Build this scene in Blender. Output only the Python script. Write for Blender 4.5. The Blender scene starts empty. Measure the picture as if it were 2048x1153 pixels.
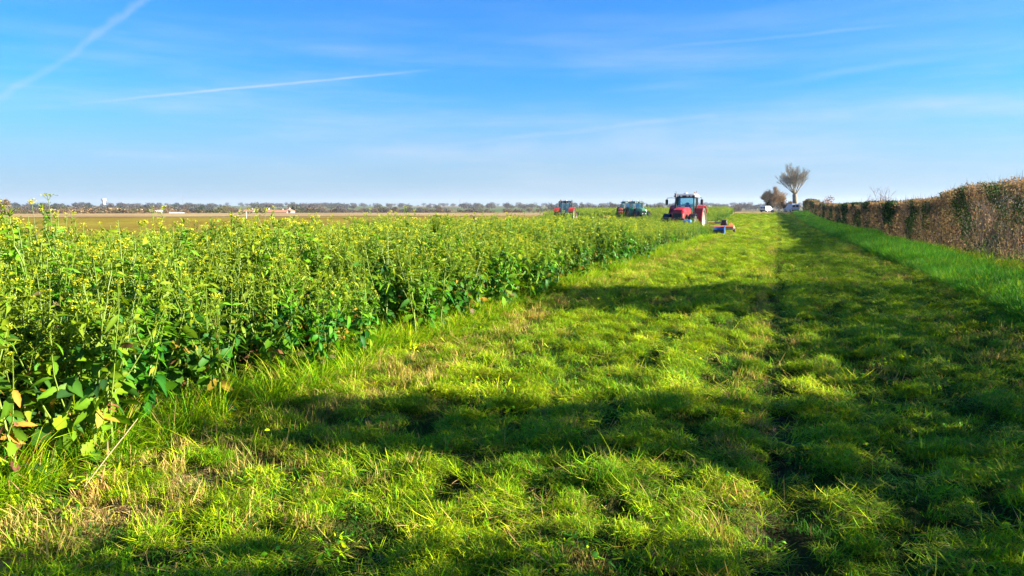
import bpy, math, random
import numpy as np
from mathutils import Vector, Matrix
R = math.radians
SC = bpy.context.scene
COL = SC.collection
rng = np.random.default_rng(7)
random.seed(7)

# ------------------------------------------------------------------ camera
EYE = 1.65
FPX = 1500.0                       # focal length in pixels of a 2048 px wide frame
PITCH = math.atan((576.5 - 415) / FPX)
YAW = R(19.559)
cd = bpy.data.cameras.new('camera')
cd.sensor_width = 36; cd.lens = 36 * FPX / 2048; cd.clip_start = 0.1; cd.clip_end = 20000
cam = bpy.data.objects.new('camera', cd); COL.objects.link(cam)
cam.location = (0, 0, EYE); cam.rotation_euler = (math.pi / 2 - PITCH, 0, YAW)
SC.camera = cam
cd.dof.use_dof = False

# ------------------------------------------------------------------ sun, sky, exposure
SUN_AZ, SUN_EL = R(76), R(19.5)     # azimuth from +Y towards +X
EXPOSURE = 2.15
SUN_STRENGTH = 5.0
SKY_STRENGTH = 0.05
sd = bpy.data.lights.new('sun', 'SUN'); sd.energy = SUN_STRENGTH; sd.angle = R(0.5); sd.color = (1.0, 0.91, 0.75)
sun = bpy.data.objects.new('sun', sd); COL.objects.link(sun)
sv = Vector((math.sin(SUN_AZ) * math.cos(SUN_EL), math.cos(SUN_AZ) * math.cos(SUN_EL), math.sin(SUN_EL)))
sun.rotation_euler = (-sv).to_track_quat('-Z', 'Y').to_euler()
sun.location = sv * 100
vs = SC.view_settings
vs.view_transform = 'Standard'; vs.look = 'None'; vs.gamma = 1; vs.exposure = EXPOSURE; vs.use_curve_mapping = False

def sky_dir(x, y):
    v = Vector(((x - 1024) / FPX, -(y - 576.5) / FPX, -1.0))
    return (cam.rotation_euler.to_matrix() @ v).normalized()

W = bpy.data.worlds.new('World'); SC.world = W; W.use_nodes = True
nt = W.node_tree; nt.nodes.clear()
def N(tree, t, **kw):
    n = tree.nodes.new(t)
    for k, v in kw.items(): setattr(n, k, v)
    return n
def mth(tree, op, a, b=None, c=None, clamp=False):
    n = tree.nodes.new('ShaderNodeMath'); n.operation = op; n.use_clamp = clamp
    for i, v in enumerate((a, b, c)):
        if v is None: continue
        if isinstance(v, (int, float)): n.inputs[i].default_value = v
        else: tree.links.new(v, n.inputs[i])
    return n.outputs[0]
def mrange(tree, v, a, b, c=0.0, d=1.0, smooth=True):
    n = tree.nodes.new('ShaderNodeMapRange'); n.interpolation_type = 'SMOOTHSTEP' if smooth else 'LINEAR'
    for i, k in enumerate((a, b, c, d)): n.inputs[i + 1].default_value = k
    tree.links.new(v, n.inputs[0]); return n.outputs[0]
def build_sky():
    L = nt.links.new
    sky = N(nt, 'ShaderNodeTexSky', sky_type='NISHITA'); sky.sun_disc = False
    sky.sun_elevation = SUN_EL; sky.sun_rotation = SUN_AZ
    sky.altitude = 50; sky.air_density = 1.0; sky.dust_density = 0.5; sky.ozone_density = 2.5
    tint = N(nt, 'ShaderNodeMix', data_type='RGBA', blend_type='MULTIPLY'); tint.inputs[0].default_value = 1
    L(sky.outputs[0], tint.inputs[6]); tint.inputs[7].default_value = (0.175, 0.64, 1.17, 1)
    tc = N(nt, 'ShaderNodeTexCoord'); d = tc.outputs['Generated']
    def dot(vec):
        n = N(nt, 'ShaderNodeVectorMath', operation='DOT_PRODUCT'); L(d, n.inputs[0]); n.inputs[1].default_value = tuple(vec)
        return n.outputs['Value']
    def noise(scale, det=4, src=None, rough=0.55):
        n = N(nt, 'ShaderNodeTexNoise'); n.inputs['Scale'].default_value = scale; n.inputs['Detail'].default_value = det
        n.inputs['Roughness'].default_value = rough
        L(src or d, n.inputs['Vector']); return n.outputs[0]
    ripple = noise(9.0, 3); fine = noise(60.0, 4)
    total = None
    def add(v):
        nonlocal total
        total = v if total is None else mth(nt, 'ADD', total, v)
    # (x1,y1,x2,y2, half width, strength, fade in, fade out (along, 0..1), wobble)
    trails = [(0, 222, 880, 139, 0.0024, 0.36, -0.05, 0.45, 0.75, 1.04, 0.004),
              (300, 186, 880, 139, 0.014, 0.09, 0.0, 0.5, 0.5, 1.0, 0.008),
              (0, 193, 292, 0, 0.0065, 0.22, -0.3, 0.0, 1.0, 1.3, 0.03),
              (1250, 103, 1910, 42, 0.0034, 0.12, 0.0, 0.4, 0.7, 1.0, 0.006),
              (1420, 190, 2060, 88, 0.0070, 0.10, 0.0, 0.4, 0.9, 1.2, 0.01),
              (760, 303, 1480, 226, 0.005, 0.18, 0.0, 0.45, 0.8, 1.0, 0.012),
              (1000, 285, 2048, 212, 0.018, 0.18, 0.0, 0.3, 0.95, 1.3, 0.03),
              (500, 318, 1800, 278, 0.022, 0.30, 0.0, 0.35, 0.75, 1.1, 0.03)]
    for x1, y1, x2, y2, hw, st, a0, a1, b0, b1, wob in trails:
        p, q = sky_dir(x1, y1), sky_dir(x2, y2)
        n = p.cross(q).normalized(); t = n.cross(p).normalized(); ang = p.angle(q)
        s = mth(nt, 'ADD', dot(n), mth(nt, 'MULTIPLY', mth(nt, 'SUBTRACT', ripple, 0.5), wob))
        s = mth(nt, 'ABSOLUTE', mth(nt, 'ADD', s, mth(nt, 'MULTIPLY', mth(nt, 'SUBTRACT', fine, 0.5), wob * 0.25)))
        core = mrange(nt, s, hw, 0.0)
        al = mth(nt, 'ARCTAN2', dot(t), dot(p))
        e = mth(nt, 'MULTIPLY', mrange(nt, al, ang * a0 - .001, ang * a1), mrange(nt, al, ang * b1, ang * b0))
        f = mth(nt, 'MULTIPLY', mth(nt, 'MULTIPLY', core, e), st)
        f = mth(nt, 'MULTIPLY', f, mrange(nt, ripple, 0.2, 0.75, 0.45, 1.2))
        add(f)
    # thin veil of cirrus, drawn out along the horizon
    mp = N(nt, 'ShaderNodeMapping'); mp.inputs['Rotation'].default_value = (R(5), R(-6), 0); mp.inputs['Scale'].default_value = (1.3, 1.3, 13)
    L(d, mp.inputs['Vector'])
    cir = noise(1.7, 6, mp.outputs[0], 0.6)
    sep = N(nt, 'ShaderNodeSeparateXYZ'); L(d, sep.inputs[0]); z = sep.outputs['Z']
    band = mth(nt, 'MULTIPLY', mrange(nt, z, -0.02, 0.06), mrange(nt, z, 0.30, 0.08))
    add(mth(nt, 'MULTIPLY', mth(nt, 'MULTIPLY', mrange(nt, cir, 0.40, 0.78), band), 0.40))
    add(mth(nt, 'MULTIPLY', mrange(nt, cir, 0.5, 0.85), 0.07))
    veil = N(nt, 'ShaderNodeMix', data_type='RGBA'); L(mrange(nt, z, 0.17, 0.0, 0.0, 0.85), veil.inputs[0])
    L(tint.outputs[2], veil.inputs[6]); veil.inputs[7].default_value = (2.05, 2.70, 3.50, 1)
    mix = N(nt, 'ShaderNodeMix', data_type='RGBA'); L(mth(nt, 'MINIMUM', total, 0.92), mix.inputs[0])
    L(veil.outputs[2], mix.inputs[6]); mix.inputs[7].default_value = (3.35, 3.75, 4.3, 1)
    bg = N(nt, 'ShaderNodeBackground'); bg.inputs[1].default_value = SKY_STRENGTH
    L(mix.outputs[2], bg.inputs[0])
    o = N(nt, 'ShaderNodeOutputWorld'); L(bg.outputs[0], o.inputs[0])
build_sky()

cy = SC.cycles
cy.max_bounces = 6; cy.diffuse_bounces = 2; cy.glossy_bounces = 2; cy.transmission_bounces = 4; cy.transparent_max_bounces = 12
cy.volume_bounces = 0; cy.use_denoising = True; cy.caustics_reflective = False; cy.caustics_refractive = False
try: cy.denoiser = 'OPENIMAGEDENOISE'
except Exception: pass
SC.render.film_transparent = False

# ------------------------------------------------------------------ numeric noise and terrain
def _h(ix, iy, s):
    n = (ix.astype(np.int64) * 374761393 + iy.astype(np.int64) * 668265263 + s * 1442695041) & 0xffffffff
    n = ((n ^ (n >> 13)) * 1274126177) & 0xffffffff
    return ((n ^ (n >> 16)) & 0xffff) / 65535.0
def vnoise(x, y, s=0):
    x = np.asarray(x, float); y = np.asarray(y, float)
    ix, iy = np.floor(x), np.floor(y); fx, fy = x - ix, y - iy
    fx = fx * fx * (3 - 2 * fx); fy = fy * fy * (3 - 2 * fy)
    a, b, c, d = _h(ix, iy, s), _h(ix + 1, iy, s), _h(ix, iy + 1, s), _h(ix + 1, iy + 1, s)
    return (a * (1 - fx) + b * fx) * (1 - fy) + (c * (1 - fx) + d * fx) * fy
def fbm(x, y, s=0, o=3):
    v = 0; a = 0.5; t = 0
    for k in range(o):
        v = v + a * vnoise(x * 2 ** k, y * 2 ** k, s + k * 17); t += a; a *= .5
    return v / t
def sstep(a, b, x):
    t = np.clip((np.asarray(x, float) - a) / (b - a), 0, 1); return t * t * (3 - 2 * t)
PR = np.array([0, 18, 40, 57, 75, 100, 122, 165, 200, 232, 290, 420, 700, 1100, 1800, 2500, 3300, 4200, 9000.])
PZ = np.array([0, 0, -.18, -.32, -.4, -.5, -.38, -.08, .05, 0.0, -2.0, -6.0, -6.0, -4.0, 0.0, 3.5, 6.5, 5.0, -20.])
def terrain(x, y):
    x = np.asarray(x, float); y = np.asarray(y, float); r = np.hypot(x, y)
    z = np.interp(r, PR, PZ)
    z = z + 0.42 * sstep(140, 190, y) * sstep(-45, -5, x) * sstep(330, 230, r)
    z = z + (fbm(x / 260, y / 260, 5) - .5) * 4 * sstep(300, 900, r)
    return z
def clump(x, y):
    """0 in the gaps, 1 on top of the heaps of cut grass"""
    wx = x + .22 * (fbm(x / .3, y / .3, 13) - .5); wy = y + .22 * (fbm(x / .3 + 9, y / .3, 14) - .5)
    u, v = .83 * wx + .56 * wy, -.56 * wx + .83 * wy
    a = fbm(u / .11, v / .075, 15, 2); b = fbm((wx - .3 * wy) / .36, (wy + .3 * wx) / .24, 16, 2)
    row = .5 + .5 * np.cos(6.283 * (x + .12 * fbm(x, y / 3, 18)) / .66 + 1.2)
    c = fbm(x / .3, y / 2.6, 19, 2)
    return np.clip(.95 * (a - .5) + .45 * (b - .5) + .20 * (row - .5) + .45 * (c - .5) + .5, 0, 1)
def lump(x, y):
    """cut grass lying in rough windrows, with a wheel rut along x=0"""
    x = np.asarray(x, float); y = np.asarray(y, float)
    n = 1.4 * sstep(.45, .62, clump(x, y)) - .65
    n2 = fbm(x / .13, y / .13, 31, 2) - .5
    amp = 0.030 * (0.8 + 0.5 * np.exp(-((x + .75) / .6) ** 2) + .25 * np.exp(-((x - 1.2) / .7) ** 2))
    z = n * amp + n2 * 0.055
    z = z + .05 * np.exp(-((x + .8) / .35) ** 2) - .04 * np.exp(-((x + 1.70) / .16) ** 2) - .05 * np.exp(-((x + 0.02 * np.sin(y * .8)) / .13) ** 2)
    edge = sstep(-4.3, -3.6, x) * sstep(3.5, 3.1, x)
    return z * edge
def gz(x, y): return terrain(x, y) + lump(x, y) + 0.02

# ------------------------------------------------------------------ mesh building
class MB:
    def __init__(s): s.v = []; s.f = []; s.n = []; s.c = []; s.m = []; s.k = 0
    def add(s, verts, faces, col=(1, 1, 1), mi=0):
        """verts (n,3); faces (m,k) int array; col (3,) or (n,3)"""
        verts = np.asarray(verts, float).reshape(-1, 3); faces = np.asarray(faces, int)
        s.v.append(verts); s.f.append(faces.ravel() + s.k); s.n.append(np.full(len(faces), faces.shape[1]))
        c = np.asarray(col, float)
        s.c.append(np.broadcast_to(c, (len(verts), 3))); s.m.append(np.full(len(faces), mi)); s.k += len(verts)
    def mesh(s, name, mats, smooth=False):
        me = bpy.data.meshes.new(name)
        v = np.concatenate(s.v); f = np.concatenate(s.f); n = np.concatenate(s.n); c = np.concatenate(s.c); m = np.concatenate(s.m)
        me.vertices.add(len(v)); me.vertices.foreach_set('co', v.astype(np.float32).ravel())
        me.loops.add(len(f)); me.loops.foreach_set('vertex_index', f.astype(np.int32))
        me.polygons.add(len(n)); st = np.concatenate(([0], np.cumsum(n)[:-1]))
        me.polygons.foreach_set('loop_start', st.astype(np.int32))
        me.polygons.foreach_set('material_index', m.astype(np.int32))
        me.polygons.foreach_set('use_smooth', np.full(len(n), bool(smooth)))
        for mt in (mats if isinstance(mats, (list, tuple)) else [mats]): me.materials.append(mt)
        a = me.attributes.new('Col', 'FLOAT_COLOR', 'POINT')
        a.data.foreach_set('color', np.hstack([c, np.ones((len(c), 1))]).astype(np.float32).ravel())
        me.update(calc_edges=True); me.validate()
        return me
    # shapes --------------------------------------------------------
    def hexa(s, p, col=(1, 1, 1), mi=0):
        """8 corners: bottom ring then top ring, counter-clockwise"""
        s.add(p, [[3, 2, 1, 0], [4, 5, 6, 7], [0, 1, 5, 4], [1, 2, 6, 5], [2, 3, 7, 6], [3, 0, 4, 7]], col, mi)
    def box(s, c, d, col=(1, 1, 1), mi=0, rz=0, b=0.0):
        x, y, z = (k / 2 for k in d)
        if b > 0:   # bevelled box: chamfered along every edge
            b = min(b, x * .9, y * .9, z * .9)
            bm_pts = []; 
            for sx in (-1, 1):
                for sy in (-1, 1):
                    for sz in (-1, 1):
                        bm_pts += [(sx * x, sy * (y - b), sz * (z - b)), (sx * (x - b), sy * y, sz * (z - b)), (sx * (x - b), sy * (y - b), sz * z)]
            s.hull(s.place(bm_pts, c, rz), col, mi); return
        p = [(-x, -y, -z), (x, -y, -z), (x, y, -z), (-x, y, -z), (-x, -y, z), (x, -y, z), (x, y, z), (-x, y, z)]
        s.hexa(s.place(p, c, rz), col, mi)
    def place(s, p, c, rz=0):
        p = np.asarray(p, float); k, q = math.cos(rz), math.sin(rz)
        return np.stack([p[:, 0] * k - p[:, 1] * q, p[:, 0] * q + p[:, 1] * k, p[:, 2]], 1) + np.asarray(c, float)
    def hull(s, pts, col=(1, 1, 1), mi=0):
        import bmesh
        bm = bmesh.new(); [bm.verts.new(tuple(p)) for p in pts]
        bmesh.ops.convex_hull(bm, input=bm.verts)
        bmesh.ops.dissolve_limit(bm, angle_limit=R(1), verts=bm.verts, edges=bm.edges)
        bmesh.ops.triangulate(bm, faces=bm.faces)
        bm.verts.index_update()
        s.add([v.co[:] for v in bm.verts], [[v.index for v in f.verts] for f in bm.faces], col, mi); bm.free()
    def tube(s, pts, rad, n=5, col=(1, 1, 1), mi=0, cap=True):
        pts = np.asarray(pts, float); rad = np.broadcast_to(np.asarray(rad, float), (len(pts),))
        t = np.gradient(pts, axis=0); t /= np.linalg.norm(t, axis=1)[:, None] + 1e-9
        ref = np.array([0, 0, 1.]) if abs(t[0, 2]) < .9 else np.array([1., 0, 0])
        a = np.cross(t, ref); a /= np.linalg.norm(a, axis=1)[:, None] + 1e-9; b = np.cross(t, a)
        th = np.arange(n) * 2 * math.pi / n
        v = pts[:, None] + rad[:, None, None] * (np.cos(th)[None, :, None] * a[:, None] + np.sin(th)[None, :, None] * b[:, None])
        m = len(pts); i = np.arange(m - 1)[:, None] * n + np.arange(n)[None]; j = np.arange(m - 1)[:, None] * n + (np.arange(n)[None] + 1) % n
        f = np.stack([i, j, j + n, i + n], -1).reshape(-1, 4)
        c = np.asarray(col, float)
        if c.ndim == 2: c = np.repeat(c, n, 0)
        k0 = s.k
        s.add(v.reshape(-1, 3), f, c, mi)
        if cap:
            s.f.append(np.concatenate([k0 + np.arange(n)[::-1], k0 + (m - 1) * n + np.arange(n)])); s.n.append(np.array([n, n])); s.m.append(np.array([mi, mi]))
    def lathe(s, prof, c, axis='x', n=20, col=(1, 1, 1), mi=0):
        """prof: list of (offset along axis, radius)"""
        prof = np.asarray(prof, float); th = np.arange(n) * 2 * math.pi / n
        o = np.repeat(prof[:, 0], n); r = np.repeat(prof[:, 1], n); t = np.tile(th, len(prof))
        p = {'x': np.stack([o, r * np.cos(t), r * np.sin(t)], 1), 'y': np.stack([r * np.cos(t), o, r * np.sin(t)], 1), 'z': np.stack([r * np.cos(t), r * np.sin(t), o], 1)}[axis]
        m = len(prof); i = np.arange(m - 1)[:, None] * n + np.arange(n)[None]; j = np.arange(m - 1)[:, None] * n + (np.arange(n)[None] + 1) % n
        s.add(p + np.asarray(c, float), np.stack([i, j, j + n, i + n], -1).reshape(-1, 4), col, mi)
    def prism(s, prof, x0, x1, col=(1, 1, 1), mi=0):
        """convex outline in (y,z) swept along x"""
        n = len(prof); a = [(x0, y, z) for y, z in prof]; b = [(x1, y, z) for y, z in prof]
        s.add(a + b, [[i, (i + 1) % n, (i + 1) % n + n, i + n] for i in range(n)], col, mi)
        k0 = s.k - 2 * n
        s.f.append(np.concatenate([k0 + np.arange(n)[::-1], k0 + n + np.arange(n)])); s.n.append(np.array([n, n])); s.m.append(np.array([mi, mi]))
    # vegetation ------------------------------------------------------
    def leaves(s, P, az, pitch, L, Wd, droop, roll, col, tmpl, mi=0):
        u, x, fz, faces, wscale = tmpl
        P = np.asarray(P, float); n = len(P); az, pitch, L, Wd, droop, roll = (np.broadcast_to(np.asarray(k, float), (n,)) for k in (az, pitch, L, Wd, droop, roll))
        ly = u[None] * L[:, None]; lx = x[None] * Wd[:, None]
        lz = np.abs(lx) * .35 * fz[None] - droop[:, None] * (u[None] ** 2) * L[:, None]
        cr, sr = np.cos(roll)[:, None], np.sin(roll)[:, None]
        lx, lz = lx * cr + lz * sr, -lx * sr + lz * cr
        cp, sp = np.cos(pitch)[:, None], np.sin(pitch)[:, None]
        ly, lz = ly * cp - lz * sp, ly * sp + lz * cp
        ca, sa = np.cos(az)[:, None], np.sin(az)[:, None]
        X = lx * ca - ly * sa; Y = lx * sa + ly * ca
        v = np.stack([X, Y, lz], -1) + P[:, None]
        k = len(u); f = (np.asarray(faces)[None] + (np.arange(n) * k)[:, None, None]).reshape(-1, np.asarray(faces).shape[1])
        c = np.asarray(col, float); c = np.broadcast_to(c, (n, 3)) if c.ndim < 2 else c
        cc = np.repeat(c, k, 0)
        if k > 6: cc = cc * np.where(np.tile(x, n) == 0, 1.3, .97)[:, None]      # paler midrib
        s.add(v.reshape(-1, 3), f, cc, mi)
    def blades(s, P, az, lean, L, Wd, curve, col, tip=None, mi=0):
        P = np.asarray(P, float); n = len(P)
        az, lean, L, Wd, curve = (np.broadcast_to(np.asarray(k, float), (n,)) for k in (az, lean, L, Wd, curve))
        ts = np.array([0, .38, .72, 1.0]); ws = np.array([.8, 1, .7, .06])
        d = np.zeros((n, 4)); h = np.zeros((n, 4))
        for i in range(1, 4):
            a = lean + curve * (ts[i] + ts[i - 1]) / 2; st = (ts[i] - ts[i - 1]) * L
            d[:, i] = d[:, i - 1] + np.sin(a) * st; h[:, i] = h[:, i - 1] + np.cos(a) * st
        ca, sa = np.cos(az)[:, None], np.sin(az)[:, None]
        tw = rng.normal(0, .5, n)[:, None]
        cx, cyy = np.cos(az[:, None] + math.pi / 2 + tw), np.sin(az[:, None] + math.pi / 2 + tw)
        w = ws[None] * Wd[:, None] / 2
        a = np.stack([d * ca + cx * w, d * sa + cyy * w, h], -1); b = np.stack([d * ca - cx * w, d * sa - cyy * w, h], -1)
        v = np.stack([a, b], 2) + P[:, None, None]
        base = np.array([[0, 1, 3, 2], [2, 3, 5, 4], [4, 5, 7, 6]])
        f = (base[None] + (np.arange(n) * 8)[:, None, None]).reshape(-1, 4)
        c = np.asarray(col, float); c = np.broadcast_to(c, (n, 3)) if c.ndim < 2 else c
        c8 = np.repeat(c[:, None], 8, 1)
        if tip is not None:
            w8 = np.repeat(ts, 2)[None, :, None] ** 1.5; c8 = c8 * (1 - w8) + np.asarray(tip, float).reshape(-1, 1, 3) * w8
        s.add(v.reshape(-1, 3), f, c8.reshape(-1, 3), mi)

def leaf_tmpl(hw, us=None, fold=1.0):
    m = len(hw); us = np.linspace(0, 1, m) if us is None else np.asarray(us)
    u = np.repeat(us, 3); x = np.stack([-np.asarray(hw), np.zeros(m), np.asarray(hw)], 1).ravel()
    f = []
    for i in range(m - 1):
        f += [[3 * i, 3 * i + 1, 3 * i + 4, 3 * i + 3], [3 * i + 1, 3 * i + 2, 3 * i + 5, 3 * i + 4]]
    return u, x, np.full(3 * m, fold), f, 1
T_LYRATE = leaf_tmpl([.015, .02, .20, .08, .38, .30, .52, .40, .44, .16, .02], [0, .2, .30, .37, .46, .53, .64, .75, .84, .95, 1], .6)
T_OVATE = leaf_tmpl([.015, .02, .20, .40, .38, .50, .42, .44, .26, .18, .01], [0, .12, .2, .31, .42, .52, .63, .74, .85, .92, 1], .7)
T_LANCE = leaf_tmpl([.02, .30, .5, .36, .02], [0, .2, .45, .75, 1], .8)
T_DIA = (np.array([0, .45, .5, 1.0]), np.array([0, .5, -.5, 0]), np.zeros(4), [[0, 1, 3, 2]], 1)

# ------------------------------------------------------------------ materials
def new_mat(name):
    m = bpy.data.materials.new(name); m.use_nodes = True; m.node_tree.nodes.clear(); return m, m.node_tree
def mat_plain(name, col, rough=.5, metal=0.0, dirt=0.25, dscale=6.0, spec=.5, coat=0.0, dirtcol=(.16, .12, .07)):
    m, t = new_mat(name); L = t.links.new
    p = N(t, 'ShaderNodeBsdfPrincipled'); o = N(t, 'ShaderNodeOutputMaterial'); L(p.outputs[0], o.inputs[0])
    tc = N(t, 'ShaderNodeTexCoord'); nz = N(t, 'ShaderNodeTexNoise'); nz.inputs['Scale'].default_value = dscale; nz.inputs['Detail'].default_value = 5
    L(tc.outputs['Object'], nz.inputs['Vector'])
    mx = N(t, 'ShaderNodeMix', data_type='RGBA'); mx.inputs[6].default_value = (*col, 1); mx.inputs[7].default_value = (*dirtcol, 1)
    L(mrange(t, nz.outputs[0], .42, .75, 0, dirt), mx.inputs[0]); L(mx.outputs[2], p.inputs['Base Color'])
    L(mrange(t, nz.outputs[0], .3, .8, rough * .8, min(1, rough * 1.3)), p.inputs['Roughness'])
    p.inputs['Metallic'].default_value = metal; p.inputs['Specular IOR Level'].default_value = spec; p.inputs['Coat Weight'].default_value = coat
    return m
def mat_leaf(name, trans=.35, rough=.5, vscale=.7, vamt=.35, spec=.35, hue=.04, tmul=(1.25, 1.15, .5)):
    m, t = new_mat(name); L = t.links.new
    at = N(t, 'ShaderNodeAttribute', attribute_name='Col'); ge = N(t, 'ShaderNodeNewGeometry')
    nz = N(t, 'ShaderNodeTexNoise'); nz.inputs['Scale'].default_value = vscale; nz.inputs['Detail'].default_value = 4
    L(ge.outputs['Position'], nz.inputs['Vector'])
    hs = N(t, 'ShaderNodeHueSaturation'); L(at.outputs['Color'], hs.inputs['Color'])
    L(mrange(t, nz.outputs[0], .25, .75, .5 + hue, .5 - hue, False), hs.inputs['Hue'])
    L(mrange(t, nz.outputs[0], .25, .75, 1 - vamt, 1 + vamt, False), hs.inputs['Value'])
    p = N(t, 'ShaderNodeBsdfPrincipled'); L(hs.outputs[0], p.inputs['Base Color']); p.inputs['Roughness'].default_value = rough
    p.inputs['Specular IOR Level'].default_value = spec
    o = N(t, 'ShaderNodeOutputMaterial')
    if trans > 0:
        tr = N(t, 'ShaderNodeBsdfTranslucent')
        mc = N(t, 'ShaderNodeMix', data_type='RGBA', blend_type='MULTIPLY'); mc.inputs[0].default_value = 1
        L(hs.outputs[0], mc.inputs[6]); mc.inputs[7].default_value = (*tmul, 1); L(mc.outputs[2], tr.inputs[0])
        mx = N(t, 'ShaderNodeMixShader'); mx.inputs[0].default_value = trans
        L(p.outputs[0], mx.inputs[1]); L(tr.outputs[0], mx.inputs[2]); L(mx.outputs[0], o.inputs[0])
    else: L(p.outputs[0], o.inputs[0])
    return m
def mat_ground(name, scales=((.05, .25), (1.1, .3), (14., .3)), rough=.95, bump=.4, bscale=9.0, rows=None):
    m, t = new_mat(name); L = t.links.new
    at = N(t, 'ShaderNodeAttribute', attribute_name='Col'); ge = N(t, 'ShaderNodeNewGeometry'); col = at.outputs['Color']
    for i, (sc, am) in enumerate(scales):
        nz = N(t, 'ShaderNodeTexNoise'); nz.inputs['Scale'].default_value = sc; nz.inputs['Detail'].default_value = 5; nz.inputs['Roughness'].default_value = .6
        L(ge.outputs['Position'], nz.inputs['Vector'])
        hs = N(t, 'ShaderNodeHueSaturation'); L(col, hs.inputs['Color']); L(mrange(t, nz.outputs[0], .25, .75, 1 - am, 1 + am, False), hs.inputs['Value'])
        L(mrange(t, nz.outputs[0], .3, .7, .5 - am * .06, .5 + am * .06, False), hs.inputs['Hue']); col = hs.outputs[0]
    if rows:
        wv = N(t, 'ShaderNodeTexWave', wave_type='BANDS', bands_direction='X'); wv.inputs['Scale'].default_value = rows; wv.inputs['Distortion'].default_value = 1.5; wv.inputs['Detail'].default_value = 3
        L(ge.outputs['Position'], wv.inputs['Vector'])
        hs = N(t, 'ShaderNodeHueSaturation'); L(col, hs.inputs['Color']); L(mrange(t, wv.outputs['Fac'], 0, 1, .8, 1.2, False), hs.inputs['Value']); col = hs.outputs[0]
    p = N(t, 'ShaderNodeBsdfPrincipled'); L(col, p.inputs['Base Color']); p.inputs['Roughness'].default_value = rough; p.inputs['Specular IOR Level'].default_value = 0
    if bump:
        nz = N(t, 'ShaderNodeTexNoise'); nz.inputs['Scale'].default_value = bscale; nz.inputs['Detail'].default_value = 6; L(ge.outputs['Position'], nz.inputs['Vector'])
        bp = N(t, 'ShaderNodeBump'); bp.inputs['Strength'].default_value = bump; bp.inputs['Distance'].default_value = .06; L(nz.outputs[0], bp.inputs['Height']); L(bp.outputs[0], p.inputs['Normal'])
    o = N(t, 'ShaderNodeOutputMaterial'); L(p.outputs[0], o.inputs[0]); return m
def mat_glass(name, tint=(.55, .80, .82), refl=.12):
    m, t = new_mat(name); L = t.links.new
    tr = N(t, 'ShaderNodeBsdfTransparent'); tr.inputs[0].default_value = (*tint, 1)
    gl = N(t, 'ShaderNodeBsdfGlossy'); gl.inputs['Roughness'].default_value = .03; gl.inputs[0].default_value = (.9, .95, 1, 1)
    fr = N(t, 'ShaderNodeFresnel'); fr.inputs[0].default_value = 1.5
    mx = N(t, 'ShaderNodeMixShader'); L(mth(t, 'ADD', fr.outputs[0], refl, clamp=True), mx.inputs[0]); L(tr.outputs[0], mx.inputs[1]); L(gl.outputs[0], mx.inputs[2])
    o = N(t, 'ShaderNodeOutputMaterial'); L(mx.outputs[0], o.inputs[0]); return m

# ------------------------------------------------------------------ objects
def tag(o, label=None, cat=None, group=None, kind=None):
    if label: o['label'] = label
    if cat: o['category'] = cat
    if group: o['group'] = group
    if kind: o['kind'] = kind
    return o
def obj(name, mb, mats, parent=None, smooth=False):
    me = mb if isinstance(mb, bpy.types.Mesh) else mb.mesh(name, mats, smooth)
    o = bpy.data.objects.new(name, me); COL.objects.link(o); o.parent = parent; return o
def empty(name, loc=(0, 0, 0), rz=0):
    o = bpy.data.objects.new(name, None); COL.objects.link(o); o.location = loc; o.rotation_euler = (0, 0, rz); o.empty_display_size = .3; return o
def copy_tree(o, parent=None):
    c = o.copy(); COL.objects.link(c); c.parent = parent
    for ch in list(o.children): copy_tree(ch, c)
    return c
def at_px(x, y, depth):
    """point seen at pixel (x,y) of the 2048 frame, depth metres in front of the lens"""
    v = Vector(((x - 1024) / FPX, -(y - 576.5) / FPX, -1.0)) * depth
    return cam.rotation_euler.to_matrix() @ v + Vector((0, 0, EYE))
def on_ground(x, depth, y=430):
    p = at_px(x, y, depth); return Vector((p.x, p.y, float(terrain(p.x, p.y))))

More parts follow.
